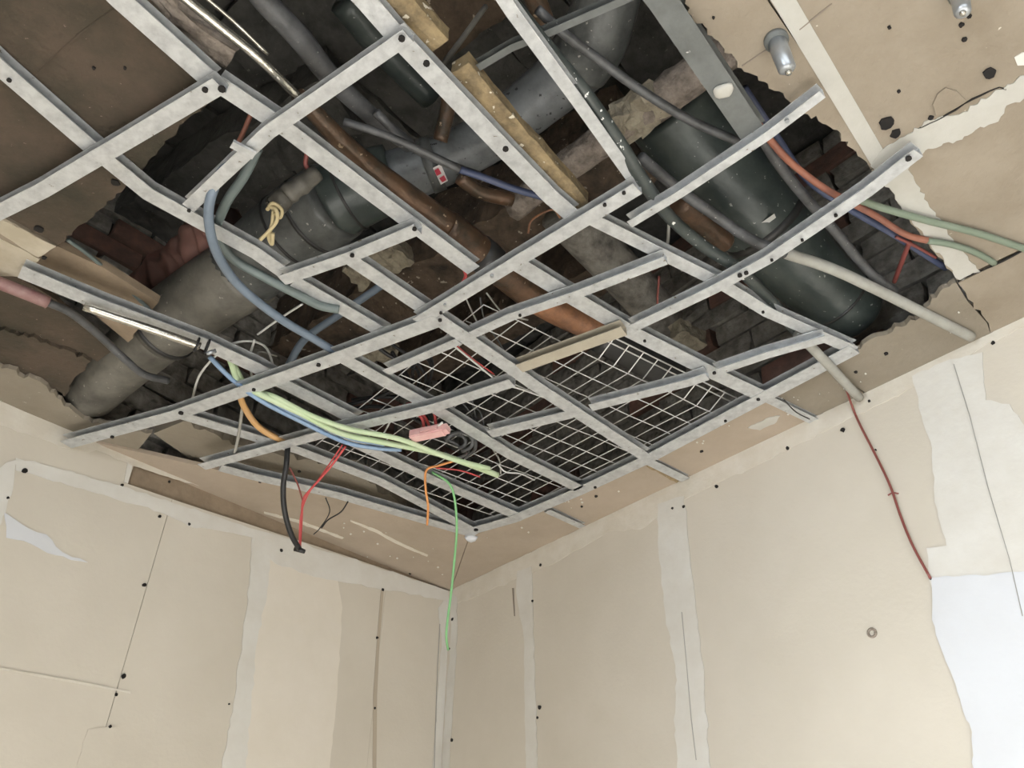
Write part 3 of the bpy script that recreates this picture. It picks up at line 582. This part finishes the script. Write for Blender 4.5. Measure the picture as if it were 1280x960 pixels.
tube('rusty_pipe', [(655, -30, H+.12), (672, 5, H+.12), (682, 32, H+.12)], 26, M['copper'], 'reddish brown pipe end at the top centre above the dark strap', 'pipe', n=14, round_end=True)
tube('rusty_pipe', [(850, 252, H+.14), (878, 278, H+.14), (905, 303, H+.14)], 30, M['copper'], 'brown pipe stub with black collar under the dark duct', 'pipe', n=16, round_end=True)
tube('grey_pipe', [(700, 262, H+.55), (780, 345, H+.5), (830, 400, H+.5)], 56, M['brick'], 'broad dusty grey concrete beam high in the void right of the copper pipe', 'pipe', n=16)  # round tube standing in for a dull grey concrete beam
tube('green_pipe', [(540, 120, H+.5), (480, 60, H+.5), (430, 0, H+.5)], 40, M['duct_green'], 'broad dull green pipe high in the void beyond the top left channel', 'pipe', n=16)
# red flexible duct: pleated
pts = [(178, 385, H+.26), (205, 362, H+.27), (232, 338, H+.28), (262, 312, H+.29), (292, 290, H+.3)]
P, Rr = pxpath(pts, 74); P, Rr = smooth_path(P, Rr, 14); Rr = [r*(1+.07*math.sin(i*1.1+2*math.sin(i*.37))*(i > 22)) for i, r in enumerate(Rr)]
bm = bmesh.new(); tube_bm(bm, P, Rr, 30, 1, .018, 26); o = link('flexible_duct', bm, M['red_duct'], None, True); recenter(o); tag(o, 'dusty red brown pleated flexible duct above the thick grey pipe on the left', 'duct')
# ------------------------------------------------------------------ conduits and cables
def cab(name, pts, w, m, label, cat='cable', group=None, n=10, **k): return tube(name, pts, w, M[m], label, cat, group, n=n, **k)
cab('metal_conduit', [(215, -15, H+.02), (268, 28, H+.02), (322, 72, H+.02), (374, 122, H+.03)], 12, 'chrome', 'shiny metal conduit at the top left running down to the crossing channel', 'conduit')
cab('metal_conduit', [(243, -15, H+.05), (290, 25, H+.05), (335, 68, H+.05)], 6, 'chrome', 'thinner metal conduit above the shiny one at the top left', 'conduit')
cab('metal_conduit', [(105, 383, H-.04), (170, 405, H-.045), (205, 417, H-.048), (250, 433, H-.045)], 11, 'chrome', 'shiny metal conduit lashed under the leftmost channel', 'conduit')
gc = empty('pipe_clamp', at(252, 432, H-.045), 'wire clamp with bright screw round the shiny conduit end on the left', 'clamp')
for i, (x, y) in enumerate(((246, 431), (259, 433))):
    c = at(x, y, H-.042); bm = bmesh.new(); rr = 9*depth(c)/F
    t = (at(262, 437, H-.045)-at(240, 429, H-.045)).normalized(); u = Vector((0, 0, 1)); v = t.cross(u)
    tube_bm(bm, [c+(u*math.cos(a*math.pi/6)+v*math.sin(a*math.pi/6))*rr for a in range(13)], [.0022]*13, 6, 1); o = link('clamp_ring', bm, M['cable_black'], None, True); adopt(o, gc)
bm = bmesh.new(); c = at(258, 442, H-.06); tube_bm(bm, [c, c+Vector((.018, .004, .012))], [.005, .005], 8, 1); adopt(link('clamp_screw', bm, M['zinc'], None, True), gc)
cab('pink_conduit', [(-200, 275, H-.03), (0, 354, H-.03), (60, 378, H-.02)], 17, 'cable_pink', 'thick dusty pink conduit at the left edge of the ceiling', 'conduit')
cab('grey_hose', [(60, 378, H-.01), (90, 392, H+.0), (125, 420, H+.01), (155, 448, H+.0), (180, 468, H+.0), (210, 476, H+.02)], 10, 'cable_grey', 'grey hose sagging from the pink conduit across the pipe end', 'hose')
cab('blue_hose', [(345, 160, H+.0), (318, 176, H-.005), (285, 204, H-.02), (266, 238, H-.04), (261, 275, H-.06), (272, 318, H-.06), (300, 358, H-.05), (350, 398, H-.04), (390, 422, H-.03), (426, 444, H-.02)], 12, 'cable_bluegrey', 'blue grey conduit looping below the left channels', 'conduit', n=12)
cab('green_hose', [(322, 186, H+.02), (305, 220, H+.01), (282, 255, H+.0), (272, 290, H+.0), (290, 322, H-.01), (330, 346, H-.02), (372, 368, H-.03), (400, 382, H-.03), (424, 387, H-.03)], 12, 'cable_greengrey', 'green grey conduit curving behind the blue grey loop', 'conduit', n=12)
cab('orange_wire', [(314, 142, H+.03), (302, 170, H+.01), (284, 205, H-.0), (276, 216, H+.0)], 6, 'cable_orange', 'short orange conduit behind the white tie at the loop', 'conduit')
gt = bmesh.new(); c = at(304, 187, LZ-.006); ax = (at(318, 195, LZ-.006)-at(290, 180, LZ-.006))/2; box_bm(gt, c, ax, ax.cross(Vector((0, 0, 1))).normalized()*.008, Vector((0, 0, .003)))
o = link('cable_tie', gt, M['galv']); recenter(o); tag(o, 'pale metal strap tie wrapping the blue grey loop and channel', 'tie')
# dripping black conduit along the channel
cab('black_conduit', [(612, -35, H+.02), (648, 15, H+.02), (690, 66, H+.02), (735, 122, H+.0), (775, 180, H-.01), (805, 228, H-.02), (838, 272, H-.0), (880, 308, H+.01), (925, 338, H+.0), (965, 378, H+.01), (1000, 420, H+.01)], 17, 'cable_dripped', 'thick dark conduit with white paint drips beside the steep centre channel', 'conduit', n=14)
cab('grey_conduit', [(996, 416, H-.01), (1030, 450, H-.03), (1058, 480, H-.03), (1074, 497, H-.02)], 12, 'cable_lgrey', 'pale grey conduit end dropping to the right wall beside the red wire', 'conduit', n=12)
cab('grey_conduit', [(672, 12, H+.06), (705, 42, H+.06), (745, 72, H+.06), (800, 112, H+.05), (862, 150, H+.04), (925, 178, H+.02)], 12, 'cable_grey', 'dark grey conduit sagging from the rusty pipe to the wide stud', 'conduit', n=12)
cab('grey_conduit', [(800, 196, H+.05), (850, 238, H+.05), (895, 270, H+.04), (940, 300, H+.03), (984, 317, H+.02)], 14, 'cable_grey', 'dark conduit crossing the dark duct, joined to the pale conduit', 'conduit', n=12)
cab('grey_conduit', [(982, 316.5, H+.02), (1040, 336, H+.01), (1100, 364, H+.0), (1160, 394, H-.01), (1214, 421, H-.01)], 14, 'cable_lgrey', 'long pale grey conduit crossing the dark duct end to the right wall', 'conduit', n=12)
cab('grey_conduit', [(905, 95, H+.06), (940, 150, H+.05), (970, 200, H+.04), (1005, 245, H+.04), (1045, 290, H+.04), (1085, 338, H+.03), (1118, 364, H+.03)], 13, 'cable_grey', 'dark grey conduit from behind the wide stud to the right duct end', 'conduit', n=12)
cab('orange_conduit', [(925, 118, H+.03), (950, 158, H+.02), (985, 200, H+.02), (1030, 235, H+.01), (1065, 254, H+.01), (1095, 270, H+.01), (1132, 293, H+.0), (1166, 302, H-.01)], 9, 'cable_orange', 'orange conduit descending right of the wide stud', 'conduit')
cab('blue_conduit', [(930, 110, H+.06), (970, 170, H+.06), (1010, 225, H+.06), (1060, 260, H+.05), (1120, 295, H+.05), (1182, 335, H+.05)], 9, 'cable_darkblue', 'dark blue conduit beneath the orange one at the right', 'conduit')
cab('green_conduit', [(1075, 250, H-.015), (1110, 262, H-.015), (1160, 276, H-.015), (1220, 291, H-.012), (1272, 308, H-.01), (1300, 318, H-.01)], 9, 'cable_sage', 'sage green conduit running over the ceiling board to the right edge', 'conduit')
cab('green_conduit', [(1160, 301, H-.012), (1190, 306, H-.012), (1220, 316, H-.01), (1243, 329, H-.01)], 8, 'cable_sage', 'short sage green conduit ending at the board crack on the right', 'conduit')
cab('red_conduit', [(1137, 303, H+.03), (1130, 320, H+.05), (1118, 352, H+.08)], 6, 'wire_maroon', 'short dark red conduit hanging at the right opening edge', 'conduit')
cab('red_conduit', [(1120, 296, H+.03), (1145, 308, H+.03), (1170, 322, H+.03)], 4, 'wire_maroon', 'thin dark red conduit beside the blue conduit at the right', 'conduit')
cab('blue_cable', [(430, 152, H+.08), (480, 168, H+.07), (530, 190, H+.06), (575, 212, H+.05)], 10, 'cable_grey', 'dark grey cable sleeve feeding the blue cable at centre', 'cable')
cab('blue_cable', [(575, 212, H+.05), (605, 222, H+.05), (640, 235, H+.05), (684, 248, H+.05)], 9, 'cable_darkblue', 'dark blue cable passing behind the top centre channel', 'cable')
cab('grey_cable', [(470, 140, H+.11), (510, 180, H+.10), (560, 205, H+.08), (600, 220, H+.07)], 11, 'cable_grey', 'grey cable crossing in front of the light grey pipe', 'cable')
cab('threaded_rod', [(551, 84, H+.03), (578, 48, H+.1), (607, 8, H+.2)], 7, 'duct_taupe', 'dirty hanger rod rising from the top centre channel', 'rod')
# bundle in lower left
BG = 'thin conduits bundled under the lower left channels'
cab('green_conduit', [(288, 450, H-.0), (300, 478, H-.02), (330, 495, H-.055), (375, 516, H-.068), (425, 541, H-.07), (480, 553, H-.07), (540, 565, H-.07), (585, 580, H-.07), (622, 594, H-.065)], 8, 'cable_green', 'pale green conduit, longest of the bundle over the wire mesh', 'conduit', BG)
cab('green_conduit', [(292, 456, H-.0), (310, 484, H-.02), (345, 497, H-.055), (390, 520, H-.068), (440, 537, H-.07), (500, 549, H-.072), (560, 572, H-.078), (612, 586, H-.075)], 7, 'cable_green', 'second pale green conduit lying above the longest one', 'conduit', BG)
cab('blue_conduit', [(262, 446, H-.0), (290, 474, H-.02), (325, 500, H-.06), (375, 526, H-.07), (430, 552, H-.075), (470, 560, H-.07), (502, 562, H-.065)], 6, 'cable_blue', 'blue conduit along the lower side of the green bundle', 'conduit', BG)
cab('blue_conduit', [(300, 478, H-.01), (345, 505, H-.058), (390, 527, H-.07), (435, 547, H-.07), (480, 556, H-.07)], 5, 'cable_blue', 'slim blue conduit between the green ones and lower blue one', 'conduit', BG)
cab('amber_conduit', [(298, 488, H+.0), (306, 510, H-.01), (325, 535, H-.02), (358, 554, H-.03)], 8, 'cable_amber', 'amber orange conduit curving down to the lowest left channel', 'conduit')
cab('black_cable', [(360, 552, H-.02), (358, 580, H-.09), (354, 610, H-.14), (356, 640, H-.19), (364, 668, H-.23), (374, 686, H-.25)], 7, 'cable_black', 'thick black cable hanging below the lower left grid', 'cable')
bm = bmesh.new(); c = at(374, 687, H-.25); tube_bm(bm, [c-Vector((.012, 0, -.004)), c+Vector((.016, 0, -.006))], [.009, .006], 8, 1); o = link('cable_end', bm, M['cable_black'], None, True); recenter(o); adopt(o, [x for x in COL.objects if x.name.startswith('black_cable')][0])
cab('red_wire', [(432, 558, H-.03), (412, 585, H-.07), (388, 612, H-.10), (379, 625, H-.12), (377, 650, H-.16), (375, 684, H-.24)], 3, 'wire_red', 'red wire hanging beside the thick black cable', 'wire')
cab('red_wire', [(428, 556, H-.03), (405, 590, H-.07), (385, 618, H-.11), (376, 645, H-.17), (374, 682, H-.24)], 2, 'wire_red', 'thin second red wire beside the hanging black cable', 'wire')
cab('dark_wire', [(362, 585, H-.08), (372, 605, H-.1), (378, 625, H-.12)], 2.2, 'wire_maroon', 'short dark wire joining the red wires to the black cable', 'wire')
cab('dark_wire', [(407, 622, H-.03), (412, 640, H-.06), (400, 660, H-.08), (392, 668, H-.09)], 1.4, 'cable_black', 'hair-thin dark wire dangling under the left ceiling strip', 'wire')
cab('dark_wire', [(435, 627, H-.03), (426, 640, H-.05), (410, 650, H-.06), (402, 660, H-.07)], 1.8, 'cable_black', 'thin black wire tuft on the left ceiling strip', 'wire')
cab('green_wire', [(540, 590, H-.02), (560, 603, H-.05), (568, 622, H-.08), (571, 660, H-.14), (568, 700, H-.2), (564, 740, H-.28), (558, 790, H-.38), (560, 812, H-.41)], 3, 'wire_green', 'green wire hanging down in front of the room corner', 'wire')
cab('orange_wire', [(568, 576, H-.02), (548, 582, H-.03), (533, 588, H-.04), (532, 610, H-.06), (535, 632, H-.09), (534, 656, H-.12)], 3, 'wire_orange', 'twisted orange wire dangling through the wire mesh', 'wire')
cab('red_wire', [(1055, 478, H-.015), (1066, 510, 'R'), (1076, 533, 'R'), (1096, 572, 'R'), (1113, 608, 'R'), (1125, 643, 'R'), (1140, 680, 'R'), (1163, 723, 'R')], 3, 'wire_maroon', 'long dark red wire hanging down the right wall', 'wire')
cab('red_wire', [(1110, 619, 'R'), (1116, 616, 'R'), (1123, 617, 'R')], 2, 'wire_maroon', 'tiny twist knot on the long dark red wire', 'wire')
# loose thin wires up in the void
rs = random.Random(3)
for i, (pts, wd, m, lb) in enumerate((
 ([(240, 500, H+.02), (252, 465, H+.0), (290, 430, H+.02), (330, 432, H+.05), (345, 470, H+.02)], 3, 'wire_white', 'pale wire arching over the shiny conduit clamp'),
 ([(318, 425, H+.03), (312, 450, H+.02), (318, 480, H+.01), (330, 492, H+.0)], 3, 'wire_white', 'pale wire drooping inside the lower left cell'),
 ([(322, 418, H+.02), (350, 398, H+.02), (378, 380, H+.02)], 3, 'mesh', 'straight bright wire behind the blue loop'),
 ([(346, 445, H+.06), (324, 440, H+.04), (322, 455, H+.03), (330, 470, H+.02)], 2.4, 'cable_lgrey', 'grey looped wire end left of the long channel'),
 ([(303, 510, H-.01), (298, 545, H-.03), (292, 572, H-.04)], 4, 'cable_lgrey', 'grey cable dropping to the lowest left channel'),
 ([(582, 372, H+.03), (594, 398, H+.02), (610, 425, H+.01), (640, 452, H+.0)], 2.2, 'cable_lgrey', 'thin grey wire falling from the central crossing'),
 ([(608, 366, H+.03), (630, 392, H+.03), (660, 400, H+.04)], 2.2, 'cable_lgrey', 'thin grey wire curling right of the central crossing'),
 ([(575, 328, H+.05), (582, 345, H+.04), (572, 362, H+.04), (590, 352, H+.04), (608, 340, H+.06)], 4, 'wire_red', 'loose red wire loop below the copper pipe joint'),
 ([(660, 292, H+.1), (665, 275, H+.12), (690, 262, H+.12), (700, 272, H+.12)], 3, 'copper_bright', 'bent rusty wire left of the central channel crossing'),
 ([(824, 345, H+.06), (822, 370, H+.03), (822, 385, H+.02)], 3, 'wire_maroon', 'short dark red rod hanging in the centre right cell'),
 ([(836, 278, H+.06), (835, 300, H+.04), (833, 308, H+.03)], 4, 'cable_lgrey', 'short grey hanger strip behind the dripped conduit'),
 ([(384, 190, H+.15), (382, 205, H+.14), (388, 215, H+.13)], 6, 'wire_maroon', 'red wire ends above the corrugated pipe fitting'),
 ([(980, 530-30, H-.03), (995, 515, H-.03), (1012, 524, H-.03)], 1.6, 'cable_black', 'hair-thin black wire on the right ceiling strip'),
 ([(85, 300, H+.03), (110, 318, H+.05), (150, 352, H+.06), (190, 390, H+.04)], 5, 'cable_greengrey', 'slim green grey cable behind the left timber board'),
 ([(115, 345, H+.08), (85, 305, H+.08), (60, 280, H+.08)], 4, 'cable_grey', 'slim dark cable leaving under the left ceiling board'),
 ([(358, 462, H+.08), (380, 425, H+.1), (420, 396, H+.12), (478, 356, H+.14)], 10, 'cable_bluegrey', 'dim blue grey pipe behind the lower left channels'),
 )):
    cab('loose_wire' if wd < 8 else 'blue_pipe', pts, wd, m, lb, 'wire' if wd < 8 else 'pipe', n=8)
# silver crumpled hook, corrugated fitting with cord
gf = empty('pipe_fitting', at(358, 248, H+.08), 'corrugated metal pipe fitting with yellow sealing cord hanging from it', 'fitting')
tube('fitting_body', [(345, 258, H+.06, 26), (352, 250, H+.07, 28), (358, 245, H+.08, 24), (364, 240, H+.085, 28), (370, 236, H+.09, 22), (377, 231, H+.1, 26), (384, 226, H+.11, 22), (396, 216, H+.13, 22)], None, M['duct_taupe'], parent=gf, n=18, sub=3)
tube('fitting_rim', [(343, 260, H+.06, 28), (346, 257, H+.062, 28)], None, M['chrome'], parent=gf, n=18)
for pts in ([(336, 258, H+.03), (345, 262, H+.02), (346, 276, H+.01), (335, 290, H+.0), (325, 300, H-.01)], [(342, 262, H+.03), (340, 280, H+.01), (336, 296, H+.0), (340, 305, H-.01), (341, 292, H-.01)], [(334, 262, H+.03), (341, 254, H+.03), (352, 262, H+.03), (350, 272, H+.02), (343, 266, H+.02)]):
    tube('sealing_cord', pts, 5, M['cloth'], parent=gf, n=8)
# pink connector block with red wires
gp = empty('connector_block', at(535, 540, H-.03), 'pink plastic connector block hanging among wires above the green conduits', 'connector')
c = at(535, 541, H-.055); ax = (at(556, 537, H-.055)-at(514, 546, H-.055))/2; ax.z = 0; an = ax.cross(Vector((0, 0, 1))).normalized()
bm = bmesh.new(); box_bm(bm, c, ax, an*.016, Vector((0, 0, .012))); box_bm(bm, c+ax*.2, ax*.55, an*.019, Vector((0, 0, .008)))
bmesh.ops.bevel(bm, geom=bm.edges[:], offset=.003, segments=2, affect='EDGES'); adopt(link('block_body', bm, M['pink_plastic']), gp)
bm = bmesh.new(); box_bm(bm, c+ax*1.08, ax*.12, an*.012, Vector((0, 0, .009))); adopt(link('block_cap', bm, M['pink_plastic']), gp)
for pts in ([(538, 536, H-.03), (530, 520, H-.0), (515, 508, H+.0), (500, 508, H+.02)], [(545, 534, H-.03), (542, 515, H+.0), (528, 505, H+.01), (508, 505, H+.02)], [(530, 536, H-.03), (528, 524, H-.01), (520, 515, H+.0)]): tube('red_lead', pts, 4, M['wire_red'], parent=gp, n=8)
# black and grey loops of cable, each its own
def loop(cx, cy, rx, ry, z, w, m, label, a0=0, a1=330, rot=0, g=None, nm='cable_loop'):
    pts = []
    for k in range(9):
        a = math.radians(a0+(a1-a0)*k/8); x = rx*math.cos(a); y = ry*math.sin(a); c_, s_ = math.cos(rot), math.sin(rot)
        pts.append((cx+x*c_-y*s_, cy+x*s_+y*c_, z+.012*math.sin(a*1.5)))
    return cab(nm, pts, w, m, label, 'cable', g, n=8, sub=4)
loop(575, 552, 16, 12, H-.01, 5, 'cable_grey', 'outer grey cable coil right of the pink connector', 200, 440)
loop(570, 552, 12, 9, H-.005, 5, 'cable_grey', 'inner grey cable coil right of the pink connector', 180, 430)
loop(520, 470, 18, 26, H+.04, 4, 'cable_black', 'large black cable arc above the wire mesh, left of centre', 150, 380, .4)
loop(510, 478, 13, 20, H+.03, 4, 'cable_black', 'inner black cable arc left of the wire mesh', 160, 400, .4)
loop(528, 465, 12, 24, H+.05, 4, 'cable_black', 'narrow black cable arc nearest the mesh corner', 140, 390, .2)
cab('black_cable', [(424, 508, H+.02), (460, 500, H+.03), (490, 488, H+.03), (505, 470, H+.04), (490, 440, H+.06)], 5, 'cable_black', 'black cable swinging left from the black cable arcs', 'cable')
cab('black_cable', [(432, 512, H+.02), (470, 508, H+.02), (500, 514, H+.01), (530, 530, H+.0), (560, 545, H-.0)], 5, 'cable_black', 'black cable running behind the pink connector', 'cable')
cab('black_cable', [(455, 420, H+.06), (480, 440, H+.05), (500, 455, H+.04), (520, 490, H+.03), (545, 540, H+.0)], 5, 'cable_black', 'black cable from behind the long channel down to the connector', 'cable')
for i, (a, b, c_) in enumerate((((575, 500), (590, 520), (600, 545)), ((582, 498), (600, 515), (606, 540)), ((590, 500), (598, 530), (620, 560)), ((615, 560), (624, 575), (626, 592)))):
    cab('loose_wire', [(a[0], a[1], H+.03), (b[0], b[1], H+.02), (c_[0], c_[1], H+.0)], 2.2, 'cable_grey' if i < 3 else 'cable_lgrey', ['leftmost grey wire in the tuft above the mesh', 'middle grey wire in the tuft above the mesh', 'rightmost grey wire in the tuft above the mesh', 'pale wire end poking through the mesh near the green tips'][i], 'wire', n=6)
cab('loose_wire', [(562, 428, H-.02), (592, 452, H-.02), (625, 478, H-.02), (650, 486, H-.02), (690, 500, H-.015)], 2.6, 'wire_white', 'straight white wire lying across the mesh beside the long channel', 'wire', n=6)
cab('loose_wire', [(566, 428, H-.015), (590, 448, H-.015), (618, 468, H-.015)], 1.8, 'wire_red', 'thin red wire lying along the straight white wire on the mesh', 'wire', n=6)
cab('loose_wire', [(496, 512, H-.02), (478, 545, H-.05)], 2.2, 'wire_white', 'short white wire slanting between the black cables and green conduit', 'wire', n=6)
cab('loose_wire', [(508, 552, H-.05), (530, 548, H-.055), (553, 528, H-.05)], 3, 'wire_white', 'white wire stub under the pink connector', 'wire', n=6)
cab('loose_wire', [(545, 585, H-.03), (575, 588, H-.03), (600, 596, H-.03)], 2, 'wire_red', 'thin orange red wire under the green conduit tips', 'wire', n=6)
cab('loose_wire', [(622, 580, H+.0), (632, 590, H-.01), (650, 592, H-.01), (668, 600, H-.005)], 2, 'wire_white', 'small pale wire curl right of the green conduit tips', 'wire', n=6)
cab('black_cable', [(470, 415, H+.05), (492, 432, H+.05), (515, 448, H+.05), (532, 470, H+.04), (528, 492, H+.03)], 4, 'cable_black', 'upper black cable of the tangle beside the long channel', 'cable')
cab('black_cable', [(440, 500, H+.04), (480, 496, H+.035), (520, 500, H+.03), (548, 520, H+.02), (572, 540, H+.01)], 5, 'cable_black', 'thick black cable passing above the pink connector', 'cable')
cab('grey_cable', [(545, 530, H+.01), (570, 528, H+.0), (590, 540, H-.0), (594, 560, H-.01), (582, 572, H-.01)], 5, 'cable_grey', 'grey cable bending round the coil right of the pink connector', 'cable')
cab('grey_cable', [(556, 548, H+.0), (572, 556, H-.005), (584, 566, H-.01), (570, 572, H-.01), (556, 566, H-.01)], 4, 'cable_grey', 'small grey cable inside the coil by the pink connector', 'cable')
cab('grey_cable', [(600, 372, H+.06), (606, 400, H+.05), (624, 428, H+.04), (636, 450, H+.03)], 2.4, 'cable_grey', 'thin dark grey cable behind the central crossing', 'cable', n=6)
# ------------------------------------------------------------------ wire mesh
gm = empty('wire_mesh', at(640, 500, H-.02), 'welded wire mesh panel lying in the grid above the room corner', 'mesh')
Zm = H+.006
c1, c2, c3, c4 = at(605, 380, Zm), at(903, 521, Zm), at(640, 652, Zm), at(388, 562, Zm)
def bil(u, v): return (c1.lerp(c2, u)).lerp(c4.lerp(c3, u), v)
NU, NV = 16, 12
print('mesh size', (c2-c1).length, (c4-c1).length, (c3-c4).length, (c3-c2).length)
for i in range(NU+1):
    u = i/NU; bm = bmesh.new(); P = [bil(u, v/6)+Vector((0, 0, random.uniform(-.002, .002))) for v in range(7)]
    tube_bm(bm, P, [.0014]*7, 5, 1); adopt(link('mesh_wire', bm, M['mesh']), gm)
for i in range(NV+1):
    v = i/NV; bm = bmesh.new(); P = [bil(u/8, v)+Vector((0, 0, -.0034+random.uniform(-.002, .002))) for u in range(9)]
    tube_bm(bm, P, [.0014]*9, 5, 1); adopt(link('mesh_wire', bm, M['mesh']), gm)
# folded rim of the mesh on its upper edge
for dz, k in ((.03, 0.0), (.03, .02)):
    a = c1.lerp(c2, .42); b = c2; off = (c1-c4).normalized()*(.035+k); bm = bmesh.new()
    tube_bm(bm, [a+off+Vector((0, 0, dz)), b+off+Vector((0, 0, dz))], [.002, .002], 5, 1); adopt(link('rim_wire', bm, M['mesh']), gm)
for i in range(7, 17):
    a = bil(i/NU, 0); off = (c1-c4).normalized()*.055+Vector((0, 0, .03)); bm = bmesh.new(); tube_bm(bm, [a, a+off], [.0017, .0017], 5, 1); adopt(link('rim_wire', bm, M['mesh']), gm)
# ------------------------------------------------------------------ metal sleeves on the right ceiling
def sleeve(a, b, wpx, label):
    A = at(a[0], a[1], H-.002); B = at(b[0], b[1], H-.055)
    g = empty('anchor_sleeve', A, label, 'sleeve'); r = wpx/2*depth(A)/F
    bm = bmesh.new(); tube_bm(bm, [A+Vector((0, 0, .01)), A.lerp(B, .5), B, B+(B-A)*.08], [r, r*.95, r*.9, r*.6], 20, 1); adopt(link('sleeve_tube', bm, M['zinc'], None, True), g)
    bm = bmesh.new(); tube_bm(bm, [A+Vector((0, 0, .004)), A+Vector((0, 0, -.006))], [r*1.25, r*1.25], 20, 1); adopt(link('sleeve_collar', bm, M['galv_dark'], None, True), g)
    bm = bmesh.new(); q = B+(B-A)*.08; tube_bm(bm, [q, q+(B-A)*.10], [r*.35, r*.3], 8, 1); adopt(link('sleeve_bolt', bm, M['chrome'], None, True), g)
sleeve((970, 50), (984, 86), 24, 'grey metal anchor sleeve hanging beside the taped joint at the upper right')
sleeve((1199, -8), (1203, 14), 22, 'grey metal anchor sleeve cut by the top edge of the right ceiling')
c = at(905, 113, H-.028); bm = bmesh.new(); bmesh.ops.create_icosphere(bm, subdivisions=2, radius=1)
for v in bm.verts: v.co = Vector((v.co.x*.016, v.co.y*.014, v.co.z*.006)); v.co += c+noise.noise_vector((v.co+c)*70)*.004
o = link('plaster_dab', bm, M['tape_grey'], None, True); adopt(o, bpy.data.objects['steel_stud'])
# white plaster blob at the grid corner
bm = bmesh.new(); bmesh.ops.create_icosphere(bm, subdivisions=2, radius=1)
c = at(589, 673, H-.03); 
for v in bm.verts: v.co = Vector((v.co.x*.022, v.co.y*.016, v.co.z*.012)); v.co += c+noise.noise_vector((v.co+c)*60)*.005
o = link('plaster_blob', bm, M['compound_white'], None, True); recenter(o); tag(o, 'small white plaster blob at the grid corner above the room corner', 'plaster')
